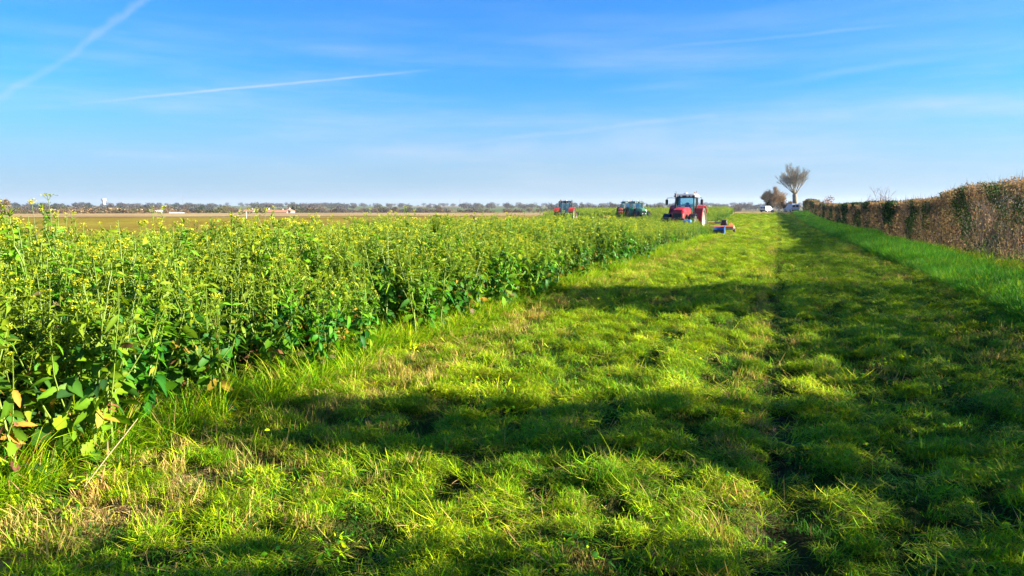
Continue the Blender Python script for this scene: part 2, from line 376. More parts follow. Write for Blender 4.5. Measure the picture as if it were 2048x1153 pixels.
# scatter: one object whose vertices carry copies of a few source clumps
def proto_collection(name, meshes):
    c = bpy.data.collections.new(name)
    for i, me in enumerate(meshes):
        o = bpy.data.objects.new('%s_%02d' % (name, i), me); c.objects.link(o)
    return c
def scatter(name, coll, P, rot, scl, idx, label, cat, kind='stuff'):
    me = bpy.data.meshes.new(name); n = len(P)
    me.vertices.add(n); me.vertices.foreach_set('co', np.asarray(P, np.float32).ravel())
    scl = np.asarray(scl, np.float32)
    if scl.ndim == 1: scl = np.repeat(scl[:, None], 3, 1)
    a = me.attributes.new('rot', 'FLOAT_VECTOR', 'POINT'); a.data.foreach_set('vector', np.asarray(rot, np.float32).ravel())
    a = me.attributes.new('scl', 'FLOAT_VECTOR', 'POINT'); a.data.foreach_set('vector', scl.ravel())
    a = me.attributes.new('idx', 'INT', 'POINT'); a.data.foreach_set('value', np.asarray(idx, np.int32))
    o = bpy.data.objects.new(name, me); COL.objects.link(o); tag(o, label, cat, None, kind)
    g = bpy.data.node_groups.new(name + '_scatter', 'GeometryNodeTree')
    g.interface.new_socket('Geometry', in_out='INPUT', socket_type='NodeSocketGeometry')
    g.interface.new_socket('Geometry', in_out='OUTPUT', socket_type='NodeSocketGeometry')
    gi, go = g.nodes.new('NodeGroupInput'), g.nodes.new('NodeGroupOutput')
    ip = g.nodes.new('GeometryNodeInstanceOnPoints'); ci = g.nodes.new('GeometryNodeCollectionInfo')
    ci.inputs['Collection'].default_value = coll; ci.inputs['Separate Children'].default_value = True; ci.inputs['Reset Children'].default_value = True
    def na(t, nm):
        q = g.nodes.new('GeometryNodeInputNamedAttribute'); q.data_type = t; q.inputs['Name'].default_value = nm
        return [s for s in q.outputs if s.enabled and s.name == 'Attribute'][0]
    L = g.links.new
    L(gi.outputs[0], ip.inputs['Points']); L(ci.outputs[0], ip.inputs['Instance']); ip.inputs['Pick Instance'].default_value = True
    L(na('INT', 'idx'), ip.inputs['Instance Index'])
    e2r = g.nodes.new('FunctionNodeEulerToRotation'); L(na('FLOAT_VECTOR', 'rot'), e2r.inputs[0]); L(e2r.outputs[0], ip.inputs['Rotation'])
    L(na('FLOAT_VECTOR', 'scl'), ip.inputs['Scale']); L(ip.outputs[0], go.inputs[0])
    md = o.modifiers.new('scatter', 'NODES'); md.node_group = g
    return o
def mixc(cols, w, n, jit=.15):
    cols = np.asarray(cols, float); k = rng.choice(len(cols), n, p=np.asarray(w) / np.sum(w))
    return cols[k] * np.exp(rng.normal(0, jit, (n, 1))) * np.exp(rng.normal(0, jit * .4, (n, 3)))

# ================================================================== THE SETTING
LEFT_EDGE = -3.85            # standing crop begins left of this line
def crop_edge(y):            # behind the red tractor the crop is already cut further in
    return LEFT_EDGE - 4.2 * sstep(50, 60, y) - 1.5 * sstep(110, 190, y) + .12 * np.sin(y * 1.3) + .1 * np.sin(y * .37 + 1)
CROP_FAR = np.array([(-40, -6), (-26, 8.0), (-20, 14.0), (-18, 16.5), (-17, 24.0), (-18, 31), (-22, 50), (-27, 75), (-36, 117), (-46, 178)])
def in_crop(x, y):
    xl = np.interp(y, CROP_FAR[:, 1], CROP_FAR[:, 0])
    return (x < crop_edge(y)) & (x > xl) & (y < 175)

def build_ground():
    rs = np.concatenate([np.linspace(.3, 12, 26), np.geomspace(13, 140, 60), np.linspace(144, 236, 36), np.geomspace(245, 9000, 80)])
    th = np.linspace(-math.pi, math.pi, 361)[:-1]
    rr, tt = np.meshgrid(rs, th, indexing='ij'); x = rr * np.sin(tt); y = rr * np.cos(tt)
    # keep the base a little under the mown sheet
    z = terrain(x, y) - .15 * ((x > -6) & (x < 3.4) & (y > -12) & (y < 180))
    c = np.zeros(x.shape + (3,)); c[:] = (.16, .125, .035)
    n1 = fbm(x / 40, y / 40, 3); n2 = fbm(x / 9, y / 30, 9)
    c[:] = np.array((.22, .145, .040)) * (1 - n1[..., None] * .9) + np.array((.20, .145, .028)) * n1[..., None] * .9
    left = sstep(0, -60, x + .3 * y)[..., None]
    c = c * (1 - .5 * left) + np.array((.22, .185, .022)) * .5 * left
    tan = (sstep(158, 166, rr + n2 * 16) * sstep(236, 230, rr))[..., None]; c = c * (1 - tan) + np.array((.33, .235, .115)) * tan
    dk = (sstep(146, 152, rr) * sstep(164, 158, rr))[..., None] * .6; c = c * (1 - dk) + np.array((.085, .06, .03)) * dk
    far = rr > 240
    cell = _h(np.floor(np.degrees(tt) / 5.5 + rr / 900), np.floor(np.log(rr) * 6), 77)
    pal = np.array([(.06, .11, .025), (.10, .12, .035), (.17, .125, .06), (.085, .10, .03), (.13, .10, .05)])
    c[far] = pal[(cell[far] * 4.99).astype(int)]
    right = (x > 3.2) & (rr < 240); c[right] = (.035, .055, .012)  # soil and grass, darkened: the hedge-foot shade is put into this colour
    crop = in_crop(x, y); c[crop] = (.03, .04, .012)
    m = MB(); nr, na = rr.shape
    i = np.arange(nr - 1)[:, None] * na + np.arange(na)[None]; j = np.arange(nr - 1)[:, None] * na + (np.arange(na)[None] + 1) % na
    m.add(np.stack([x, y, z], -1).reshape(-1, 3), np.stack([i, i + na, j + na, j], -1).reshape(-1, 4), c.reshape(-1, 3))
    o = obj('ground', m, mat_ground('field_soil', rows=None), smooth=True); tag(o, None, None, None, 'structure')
build_ground()

def build_mown():
    xs = np.arange(-4.6, 3.61, .055)
    ys = np.concatenate([np.arange(1.0, 9, .05), 9 * 1.0085 ** np.arange(0, 360)]); ys = ys[ys < 172]
    xx, yy = np.meshgrid(xs, ys, indexing='ij')
    # beyond the tractor the cut strip widens to the left
    wide = 1 + 4.3 / 4.6 * sstep(48, 62, yy) * (xx < 0)
    xx = xx * wide
    zz = gz(xx, yy) - .02
    n = fbm(xx / 1.2, yy / 2.5, 41); straw = np.exp(-((xx + 3.35) / .45) ** 2) * (.5 + n)
    c = np.array((.035, .045, .010))[None, None] * (1 - n[..., None] * .5) + np.array((.09, .075, .022)) * n[..., None] * .5
    straw = np.clip(straw, 0, 1)[..., None]; c = c * (1 - straw) + np.array((.22, .155, .06)) * straw
    rut = np.exp(-((xx + 0.02 * np.sin(yy * .8)) / .14) ** 2)[..., None]; c = c * (1 - .8 * rut) + np.array((.06, .046, .028)) * .8 * rut
    farc = sstep(25, 70, yy)[..., None]; c = c * (1 - farc) + np.array((.27, .34, .010)) * farc
    m = MB(); a, b = xx.shape
    i = np.arange(a - 1)[:, None] * b + np.arange(b - 1)[None]
    m.add(np.stack([xx, yy, zz], -1).reshape(-1, 3), np.stack([i, i + b, i + b + 1, i + 1], -1).reshape(-1, 4), c.reshape(-1, 3))
    o = obj('mown_strip', m, mat_ground('mown_thatch', ((.8, .25), (9, .4), (60, .5)), bump=.8, bscale=45), smooth=True); tag(o, None, None, None, 'structure')
build_mown()

# ================================================================== MOWN GRASS
M_CUT = mat_leaf('cut_grass', .28, .6, 1.1, .35, .12, .03)
M_GRASS = mat_leaf('fresh_grass', .42, .55, .8, .3, .15, .02)
YG, GR, DG, ST, OL = (.37, .51, .004), (.15, .35, .005), (.035, .15, .008), (.46, .34, .09), (.21, .27, .007)
def patch(n, rad, lean, curve, L, Wd, cols, w, zmax=.03):
    m = MB(); r = rad * np.sqrt(rng.random(n)); a = rng.random(n) * 6.283
    P = np.stack([r * np.cos(a), r * np.sin(a), rng.random(n) * zmax * (1 - (r / rad) ** 2)], 1)
    c = mixc(cols, w, n, .25)
    m.blades(P, rng.random(n) * 6.283, rng.normal(lean[0], lean[1], n), np.exp(rng.normal(math.log(L), .35, n)), np.exp(rng.normal(math.log(Wd), .3, n)), rng.normal(curve[0], curve[1], n), c * .8, tip=c * 1.1)
    return m
def build_cut_grass():
    ms = []
    for k in range(4):                                   # 0-3 green clippings lying about
        m = patch(230, .16, (1.35, .22), (.25, .35), .085, .0034, [YG, GR, DG, OL, ST], [5, 2.4, .8, 1.4, 1.3], .045); ms.append(m.mesh('clippings', M_CUT))
    for k in range(3):                                   # 4-6 short upright tufts
        m = patch(90, .07, (.45, .3), (.5, .4), .055, .0036, [YG, GR, DG], [3, 4, 1], .01); ms.append(m.mesh('tuft', M_CUT))
    for k in range(3):                                   # 7-9 bleached stubble
        m = patch(120, .12, (.55, .5), (.3, .4), .065, .0045, [ST, OL, YG, (.24, .16, .06)], [4, 1.5, 1, 2], .02); ms.append(m.mesh('stubble', M_CUT))
    for k in range(2):                                   # 10-11 shredded leaves and stalks
        m = patch(60, .17, (1.3, .25), (.2, .4), .06, .009, [GR, YG, DG, ST], [3, 3, 2, 1.4], .05)
        P = np.stack([rng.normal(0, .09, 14), rng.normal(0, .09, 14), rng.random(14) * .05], 1)
        m.leaves(P, rng.random(14) * 6.28, rng.normal(.1, .4, 14), rng.uniform(.02, .05, 14), rng.uniform(.012, .03, 14), .3, rng.normal(0, .6, 14), mixc([GR, YG, DG, (.3, .2, .04)], [3, 3, 2, 1], 14), T_OVATE)
        ms.append(m.mesh('shreds', M_CUT))
    for k in range(4):                                   # 12-15 heaped chopped grass
        m = MB(); n = 420; rd = .12; r = rd * np.sqrt(rng.random(n)); a = rng.random(n) * 6.283; ell = 1 + .5 * rng.random()
        hh = .055 * (1 - (r / rd) ** 2) * (.7 + .5 * rng.random(n))
        c = mixc([YG, GR, OL, DG, ST], [5, 3, 1.5, .8, .5], n, .25)
        m.blades(np.stack([r * np.cos(a) * ell, r * np.sin(a), hh], 1), rng.random(n) * 6.283, rng.normal(1.15, .4, n), rng.uniform(.03, .085, n), rng.uniform(.0025, .0048, n), rng.normal(.6, .5, n), c * .8, tip=c * 1.1); ms.append(m.mesh('heap', M_CUT))
    for k in range(3):                                   # 16-18 short green stubble in the gaps
        ms.append(patch(150, .16, (.5, .35), (.3, .3), .035, .0034, [DG, (.045, .13, .006), (.04, .08, .010), (.12, .09, .03)], [4, 3, 2, 1], .01).mesh('gap_stubble', M_CUT))
    coll = proto_collection('cut_grass_source', ms)
    P, ro, sc, ix = [], [], [], []
    def zone(y0, y1, dens, s, xl=lambda y: np.full_like(y, -3.95), xr=3.35):
        w = 8.2 if y0 < 55 else 12.5
        n = int((y1 - y0) * w * dens); y = rng.uniform(y0, y1, n); x = rng.uniform(xr - w, xr, n)
        k = x > xl(y); x, y = x[k], y[k]
        # thin out in the wheel rut
        k = rng.random(len(x)) > .93 * np.exp(-((x + 0.02 * np.sin(y * .8)) / .11) ** 2) * (.6 + .7 * fbm(x * 2, y / .7, 52)) + .5 * np.exp(-((x + 1.7) / .10) ** 2); x, y = x[k], y[k]; n = len(x)
        cl = clump(x, y) + rng.normal(0, .08, n); ns = fbm(x / 1.3, y / 2.2, 41)
        typ = rng.integers(0, 4, n)
        lo = cl < .52 - .08 * sstep(14, 40, y); typ[lo] = rng.integers(16, 19, lo.sum())
        hp = (cl > .57) & (rng.random(n) < .6); typ[hp] = rng.integers(12, 16, hp.sum())
        up = rng.random(n) < .06; typ[up] = rng.integers(4, 7, up.sum())
        sh = rng.random(n) < .06; typ[sh] = rng.integers(10, 12, sh.sum())
        pst = .42 * np.exp(-((x + 3.4) / .45) ** 2) * sstep(.3, .6, ns + .15) + .3 * np.exp(-((x + .24) / .12) ** 2) + .08 * sstep(.5, .7, ns) + .3 * np.exp(-((x - 2.8) / .35) ** 2) * sstep(.4, .6, ns)
        stt = rng.random(n) < pst; typ[stt] = rng.integers(7, 10, stt.sum())
        gap = lo & (rng.random(n) < .35); x, y, typ = x[~gap], y[~gap], typ[~gap]; n = len(x)
        P.append(np.stack([x, y, gz(x, y) - .012 * s], 1)); ro.append(np.stack([rng.normal(0, .22, n), rng.normal(0, .22, n), rng.random(n) * 6.283], 1))
        q = s * rng.uniform(.75, 1.3, n); sc.append(np.stack([q, q, q * min(1, 1.25 / s)], 1)); ix.append(typ)
    zone(1.2, 6, 120, .85); zone(6, 11, 85, .95); zone(11, 20, 55, 1.05); zone(20, 36, 30, 1.3)
    zone(36, 70, 11, 2.0, crop_edge); zone(70, 120, 5, 2.6, crop_edge); zone(120, 175, 2.5, 3.4, crop_edge)
    scatter('cut_grass', coll, np.concatenate(P), np.concatenate(ro), np.concatenate(sc), np.concatenate(ix), 'freshly mown grass lying in rough yellow-green windrows on the strip between crop and hedge', 'grass')
build_cut_grass()

def build_tall_grass():
    ms = []
    for k in range(3):      # arching tall grass at the crop edge
        n = 120; r = .10 * np.sqrt(rng.random(n)); a = rng.random(n) * 6.283; m = MB()
        c = mixc([GR, YG, DG, ST], [4, 3, 1.5, .7], n, .25)
        m.blades(np.stack([r * np.cos(a), r * np.sin(a), 0 * r], 1), a + rng.normal(0, .8, n), np.abs(rng.normal(.3, .2, n)), rng.uniform(.10, .36, n), rng.uniform(.0035, .0065, n), rng.uniform(.6, 2.2, n), c * .75, tip=c * 1.1)
        ms.append(m.mesh('tall_tuft', M_GRASS))
    for k in range(3):      # softer, finer verge grass
        n = 160; r = .14 * np.sqrt(rng.random(n)); a = rng.random(n) * 6.283; m = MB()
        c = mixc([(.09, .32, .02), (.14, .36, .02), (.05, .20, .02), YG], [4, 3, 2, .6], n, .2)
        m.blades(np.stack([r * np.cos(a), r * np.sin(a), 0 * r], 1), a + rng.normal(0, 1, n), np.abs(rng.normal(.2, .2, n)), rng.uniform(.12, .34, n), rng.uniform(.004, .007, n), rng.uniform(.2, 1.2, n), c * .8, tip=c * 1.1)
        ms.append(m.mesh('verge_tuft', M_GRASS))
    coll = proto_collection('tall_grass_source', ms)
    P, ro, sc, ix = [], [], [], []
    def zone(x0f, x1f, y0, y1, dens, s, types, ztop=1.0, wmean=2.0):
        n = int((y1 - y0) * wmean * dens); y = rng.uniform(y0, y1, n); t = rng.random(n); x = x0f(y) + (x1f(y) - x0f(y)) * t
        P.append(np.stack([x, y, terrain(x, y)], 1)); ro.append(np.stack([rng.normal(0, .12, n), rng.normal(0, .12, n), rng.random(n) * 6.283], 1))
        q = s * rng.uniform(.7, 1.25, n) * (0.7 + .6 * fbm(x / .9, y / .9, 61)); sc.append(np.stack([q, q, q * ztop], 1)); ix.append(rng.choice(types, n))
    e = crop_edge
    zone(lambda y: e(y) - .75, lambda y: e(y) - .02 + .3 * (fbm(y / .6, y * 0, 64) - .4), 1.0, 12, 28, 1.05, [0, 1, 2], 1, .85)
    zone(lambda y: e(y) - .8, lambda y: e(y) - .05 + .3 * (fbm(y / .6, y * 0, 64) - .4), 12, 30, 18, 1.05, [0, 1, 2], 1, .9)
    zone(lambda y: e(y) - .9, lambda y: e(y) + .2, 30, 50, 14, 1.3, [0, 1, 2], .9, 1.0)
    scatter('tall_grass', coll, np.concatenate(P), np.concatenate(ro), np.concatenate(sc), np.concatenate(ix), 'tall arching green grass along the foot of the standing mustard crop', 'grass')
    P.clear(); ro.clear(); sc.clear(); ix.clear()
    l = lambda y: 3.2 + .35 * fbm(y / .8, y * 0, 66)
    zone(l, lambda y: 4.95 + .5 * fbm(y / .9, y * 0, 67), 0, 24, 40, 1.0, [3, 4, 5, 3, 4, 5, 0, 1], 1.0, 2.2); zone(l, lambda y: 5.0 + .5 * fbm(y / .9, y * 0, 67), 24, 50, 18, 1.35, [3, 4, 5], 1, 3.0)
    zone(l, lambda y: 6.3 + 0 * y, 50, 110, 8, 1.9, [3, 4, 5], .8, 3.0); zone(l, lambda y: 6.3 + 0 * y, 110, 185, 4, 2.8, [3, 4, 5], .6, 3.0)
    zone(lambda y: 5.2 + 0 * y, lambda y: 9 + 0 * y, 0, 60, 5, 1.6, [0, 1, 2], .8, 3)
    scatter('verge_grass', coll, np.concatenate(P), np.concatenate(ro), np.concatenate(sc), np.concatenate(ix), 'unmown bright green verge grass between the mown strip and the hedge', 'grass')
build_tall_grass()

# ================================================================== MUSTARD CROP
M_CROP = mat_leaf('mustard_leaf', .34, .5, .55, .38, .14, .025)
M_STEM = mat_leaf('mustard_stem', .15, .5, 1.0, .2, .3, .01)
M_FLOW = mat_leaf('mustard_flower', .30, .6, 3.0, .15, .2, .01, (1.1, 1.0, .4))
C_LEAF = [(.07, .18, .008), (.035, .125, .013), (.125, .225, .007), (.024, .085, .020)]
YEL, BRN = (.40, .27, .03), (.20, .11, .045)
def mustard(seed, h, flowering, old, bushy=1.0):
    global rng
    keep = rng; rng = np.random.default_rng(seed)
    st, lf, fl = MB(), MB(), MB()
    def axis(p0, az, lean, L, r0, bend, k=7):
        t = np.linspace(0, 1, k); a = lean + bend * t
        d = np.concatenate([[0], np.cumsum(np.sin((a[1:] + a[:-1]) / 2) * L / (k - 1))]); z = np.concatenate([[0], np.cumsum(np.cos((a[1:] + a[:-1]) / 2) * L / (k - 1))])
        wob = np.cumsum(rng.normal(0, .006, (k, 2)), 0); wob[0] = 0
        return np.stack([p0[0] + d * math.cos(az) + wob[:, 0], p0[1] + d * math.sin(az) + wob[:, 1], p0[2] + z], 1)
    axes = [(axis((0, 0, 0), rng.random() * 6.28, abs(rng.normal(.05, .05)), h, .013, rng.normal(0, .15), 10), .013, h, 0)]
    main = axes[0][0]
    for b in range(int(rng.integers(5, 9) * bushy)):
        f = rng.uniform(.22, .85); p = main[int(f * 9)]; L = (1 - f) * h * rng.uniform(.7, 1.05) + .08
        axes.append((axis(p, rng.random() * 6.28, rng.uniform(.4, .85), L, .006, -rng.uniform(.2, .6), 6), .006, L, f))
    tone = np.array((rng.uniform(.65, 1.15), rng.uniform(.75, 1.1), 1)); LP, LA, LT, LL, LC, LF = [], [], [], [], [], []
    for pts, r0, L, f0 in axes:
        sc_ = np.array((.17, .26, .035)) * rng.uniform(.8, 1.2)
        st.tube(pts, np.linspace(r0, .0022, len(pts)), 5, sc_, cap=False)
        n = int((30 if f0 == 0 else 15) * bushy * (L / h if f0 else 1) ** .6) + 3
        for q in range(n):
            t = rng.uniform(.10 if f0 == 0 else .15, .97); k = t * (len(pts) - 1); i = int(k); p = pts[i] + (pts[min(i + 1, len(pts) - 1)] - pts[i]) * (k - i)
            hh = p[2] / h
            size = (.19 * (1 - hh) ** .9 + .042) * rng.uniform(.6, 1.25)
            LP.append(p); LA.append(rng.random() * 6.283); LT.append(rng.normal(.35 - .75 * (1 - hh), .40)); LL.append(size)
            c = np.array(C_LEAF[rng.choice(4, p=[.4, .3, .2, .1])]) * math.exp(rng.normal(0, .2))
            if hh > .7: c = c * .5 + np.array((.28, .36, .012)) * .48
            if rng.random() < old * (1 - hh) ** 1.5: c = np.array(YEL if rng.random() < .6 else BRN) * rng.uniform(.5, 1.1); LL[-1] *= .72
            LC.append(c * tone); LF.append(hh)
        # raceme: small pods and buds, flowers at the top
        m_ = 16; tt = rng.uniform(.62, .98, m_); kk = tt * (len(pts) - 1); ii = kk.astype(int)
        pp = pts[ii] + (pts[np.minimum(ii + 1, len(pts) - 1)] - pts[ii]) * (kk - ii)[:, None]
        lf.leaves(pp, rng.random(m_) * 6.28, rng.uniform(.3, 1.1, m_), rng.uniform(.03, .075, m_), rng.uniform(.006, .016, m_), .1, 0, mixc([(.25, .34, .02), (.16, .28, .02)], [1, 1], m_), T_LANCE)
        if rng.random() < flowering * 1.05:
            n = rng.integers(16, 34); tip = pts[-1]
            P = tip + np.stack([rng.normal(0, .016, n), rng.normal(0, .016, n), -np.abs(rng.normal(0, .022, n)) + .012], 1)
            fl.leaves(P, rng.random(n) * 6.28, rng.uniform(.0, .8, n), rng.uniform(.010, .018, n), rng.uniform(.010, .015, n), 0, rng.normal(0, .5, n), mixc([(.66, .60, .02), (.60, .60, .03), (.45, .52, .03)], [3, 2, 1], n, .1), T_DIA)
    LP = np.array(LP); LF = np.array(LF); LL = np.array(LL); LC = np.array(LC); LA = np.array(LA); LT = np.array(LT); n = len(LP)
    for sel, T, wr in ((LF < .42, T_LYRATE, .52), ((LF >= .42) & (LF < .72), T_OVATE, .48), (LF >= .72, T_LANCE, .36)):
        if sel.any():
            k = sel.sum(); lf.leaves(LP[sel], LA[sel], LT[sel], LL[sel], LL[sel] * wr * rng.uniform(.8, 1.2, k), rng.uniform(.1, 1.0, k), rng.normal(0, .6, k), LC[sel], T)
    rng = keep
    return st, lf, fl
def build_crop():
    spec = [(101, 1.34, .5, .30, 1.0), (102, 1.22, .3, .42, 1.2), (103, 1.42, .8, .18, .9), (104, 1.12, .1, .50, 1.3), (105, 1.28, .6, .25, 1.1), (106, 1.45, .9, .15, .7), (107, 1.0, .0, .75, 1.2), (108, 1.30, .5, .28, 1.0), (109, 1.38, .7, .35, .8), (110, 1.18, .4, .6, 1.1)]
    parts, whole = [], []
    for sp in spec:
        st, lf, fl = mustard(*sp)
        a = MB()
        for q, mi in ((st, 0), (lf, 1), (fl, 2)):
            if q.v: a.v += q.v; a.f += [f + a.k for f in q.f]; a.n += q.n; a.c += q.c; a.m += [np.full(len(x), mi) for x in q.m]; a.k += q.k
        whole.append(a.mesh('mustard_clump', [M_STEM, M_CROP, M_FLOW], True))
        parts.append((st.mesh('mustard_plant', M_STEM), lf.mesh('leaves', M_CROP, True), fl.mesh('blossoms', M_FLOW) if fl.v else None))
    coll = proto_collection('mustard_source', whole)
    # positions: dense near the edge, looser behind
    P, S, I = [], [], []
    def zone(y0, y1, x0, x1, dens, s):
        n = int((y1 - y0) * (x1 - x0) * dens); x = rng.uniform(x0, x1, n); y = rng.uniform(y0, y1, n)
        k = in_crop(x - .04 + .30 * fbm(x, y / 1.5, 73), y) & (x ** 2 + (y) ** 2 > 5.1 ** 2); x, y = x[k], y[k]; n = len(x)
        rr = np.hypot(x, y)
        hv = (.64 + .62 * fbm(x / 2.2, y / 2.2, 71)) * (1 + .07 * sstep(15, 8, rr)) * (1 - .05 * sstep(8, 14, rr))
        hv *= 1 - (.25 * sstep(24, 44, rr + .6 * (x + 8)) + .22 * sstep(52, 62, rr)) * sstep(125, 105, rr)
        hv *= 1 - .33 * sstep(-9, -17, x) * sstep(40, 20, y)
        hv *= .9 + .1 * sstep(0, 1.2, crop_edge(y) - x)
        P.append(np.stack([x, y, terrain(x, y)], 1)); S.append(s * hv * rng.uniform(.8, 1.14, n)); I.append(np.where((rr > 16) & (rng.random(n) < .6), rng.choice([2, 5, 8, 0], n), rng.integers(0, len(whole), n)))
    zone(0, 13, -24, -4, 13, 1.0); zone(13, 30, -22, -4, 10, 1.0); zone(30, 62, -24, -4, 5.5, 1.08); zone(62, 112, -34, -4, 3.0, 1.15); zone(112, 175, -42, -4, 1.6, 1.25)
    P = np.concatenate(P); S = np.concatenate(S); I = np.concatenate(I)
    # the 300 plants that show largest stand on their own
    b = np.array([at_px(0, 430, 1).x, at_px(0, 430, 1).y]); fw = np.array([-math.sin(YAW), math.cos(YAW)])
    depth = P[:, 0] * fw[0] + P[:, 1] * fw[1]; side = P[:, 0] * fw[1] - P[:, 1] * fw[0]
    vis = (depth > 1.5) & (side > -.72 * depth - .3)
    exposed = (crop_edge(P[:, 1]) - P[:, 0])
    score = np.where(vis, 1.0 / (np.maximum(depth, 2) + 2.2 * exposed), 0)
    top = np.argsort(-score)[:300]; rest = np.setdiff1d(np.arange(len(P)), top)
    first = {}
    for j in top:
        k = int(I[j])
        if k not in first:
            a = obj('mustard_plant', parts[k][0], None); obj('leaves', parts[k][1], None, a)
            if parts[k][2]: obj('blossoms', parts[k][2], None, a)
            tag(a, 'leafy green mustard plant standing in the front rows of the crop above the grass', 'plant', 'mustard plants in the front rows of the crop'); first[k] = a; o = a
        else: o = copy_tree(first[k])
        o.location = P[j]; o.rotation_euler = (rng.normal(0, .11), rng.normal(0, .11), rng.random() * 6.283); o.scale = (S[j],) * 3
    n = len(rest)
    scatter('mustard_crop', coll, P[rest], np.stack([rng.normal(0, .13, n), rng.normal(0, .13, n), rng.random(n) * 6.283], 1), S[rest], I[rest], 'dense green mustard cover crop with yellow flower tips filling the field', 'crop')
    # stalks that stand clear of the crop against the sky
    for x, d, ytop, sd_, lab in ((100, 8.5, 391, 201, 'tall pale-headed mustard stalk rising above the skyline, tallest in the crop'), (67, 8.0, 404, 202, 'mustard stalk with one round yellow flower head reaching the skyline')):
        g = on_ground(x, d); h = at_px(x, ytop, d).z - g.z
        m = MB(); t = np.linspace(0, 1, 8); pts = np.stack([.03 * np.sin(t * 3), .02 * np.sin(t * 4), t * h], 1); m.tube(pts, np.linspace(.009, .003, 8), 5, (.12, .17, .04), cap=False)
        o = obj('mustard_stalk', m, M_STEM); o.location = g; tag(o, lab, 'plant')
        f = MB(); n = 60
        if sd_ == 201:
            Pf = pts[-1] + np.stack([rng.normal(0, .03, n), rng.normal(0, .03, n), rng.normal(0, .006, n)], 1); cc = [(.30, .38, .10), (.45, .45, .10)]
            for q in range(7):
                a_ = q * .9; m2 = MB(); f.tube([pts[-1] - Vector((0, 0, .06)), pts[-1] + Vector((.05 * math.cos(a_), .05 * math.sin(a_), 0))], [.002, .001], 4, (.15, .2, .05), cap=False)
        else: Pf = pts[-1] + rng.normal(0, .016, (n, 3)); cc = [(.7, .58, .02), (.6, .55, .03)]
        f.leaves(Pf, rng.random(n) * 6.28, rng.uniform(-.3, .9, n), .02, .016, 0, rng.normal(0, .5, n), mixc(cc, [1, 1], n, .1), T_DIA); obj('flower_head', f, M_FLOW, o)
        lv = MB(); n = 16; kk = rng.integers(3, 7, n); lv.leaves(pts[kk], rng.random(n) * 6.28, rng.normal(.4, .3, n), rng.uniform(.04, .09, n), rng.uniform(.015, .03, n), .2, 0, mixc(C_LEAF, [1, 1, 1, 1], n), T_LANCE); obj('leaves', lv, M_CROP, o)
    # a dried drooping flower head in the crop, and a fallen straw by the near edge
    g = on_ground(944, 24); hz = at_px(940, 431, 24).z - g.z
    m = MB(); pts = [(0, 0, 0), (.01, 0, hz * .5), (-.02, 0, hz * .93), (-.06, 0, hz), (-.02, -.02, hz + .015), (.06, -.03, hz - .05)]
    m.tube(pts, [.012, .012, .010, .011, .01, .01], 6, (.13, .09, .045)); o = obj('dried_flower_stalk', m, M_STEM); o.location = g
    tag(o, 'brown dried flower stalk with drooping head standing above the green crop', 'plant')
    f = MB(); f.lathe([(-.02, .0), (-.012, .05), (.02, .085), (.06, .07), (.07, 0)], (.09, -.04, hz - .10), 'x', 12, (.10, .065, .035))
    n = 26; a_ = rng.random(n) * 6.28; f.leaves(np.stack([np.full(n, .10), -.04 + .07 * np.cos(a_), hz - .10 + .07 * np.sin(a_)], 1), a_, rng.normal(-.6, .4, n), .08, .03, .5, 0, mixc([(.14, .10, .05), (.22, .17, .09)], [1, 1], n), T_LANCE); obj('flower_head', f, M_STEM, o)
    m = MB(); p0, p1 = at_px(168, 975, 4.0), at_px(275, 838, 4.6)
    p0.z = max(p0.z, .06); pts = np.array([p0, p0.lerp(p1, .35) + Vector((.03, 0, .035)), p0.lerp(p1, .7), p1]); q = p0.copy(); m.tube(pts - np.array(q), [.002, .004, .0045, .003], 5, (.30, .235, .11))
    m.blades([(pts[1] - np.array(q)), (pts[2] - np.array(q))], [2.4, .4], [.9, .8], [.16, .14], [.008, .008], [.6, .9], [(.36, .28, .12)] * 2)
    o = obj('dry_stalk', m, M_STEM); o.location = q; tag(o, 'pale straw-coloured dry stalk leaning out of the tall grass at the near crop edge', 'plant')
build_crop()

# ================================================================== HEDGE AND TREES
M_HLEAF = mat_leaf('hedge_leaf', .50, .6, .7, .4, .15, .025, (1.2, 1.0, .65))
M_IVY = mat_leaf('ivy_leaf', .25, .55, 1.0, .3, .12, .01)
M_TWIG = mat_leaf('twig_bark', 0, .85, 1.2, .3, .1, .01)
def hedge_top(y):
    y = np.asarray(y, float)
    h = 2.06 + .34 * vnoise(y / 2.1, y * 0, 81) + .16 * vnoise(y / .5, y * 0 + 3, 82) + .25 * sstep(36.5, 34.5, y) + .24 * sstep(60, 150, y) + .4 * sstep(140, 195, y)
    tall = np.interp(y, [-14, 0, 4.6, 5.2, 6.3, 6.8, 7.6, 8.0, 13.2, 14.0, 16.6, 17.6, 20], [4.4, 4.4, 4.0, 2.3, 2.3, 3.9, 3.9, 2.3, 2.3, 3.7, 3.6, 2.5, 2.4])
    return np.where(y < 20, tall + np.where(tall > 2.8, 1.0, .3) * (vnoise(y / .42, y * 0, 83) - .35), h)
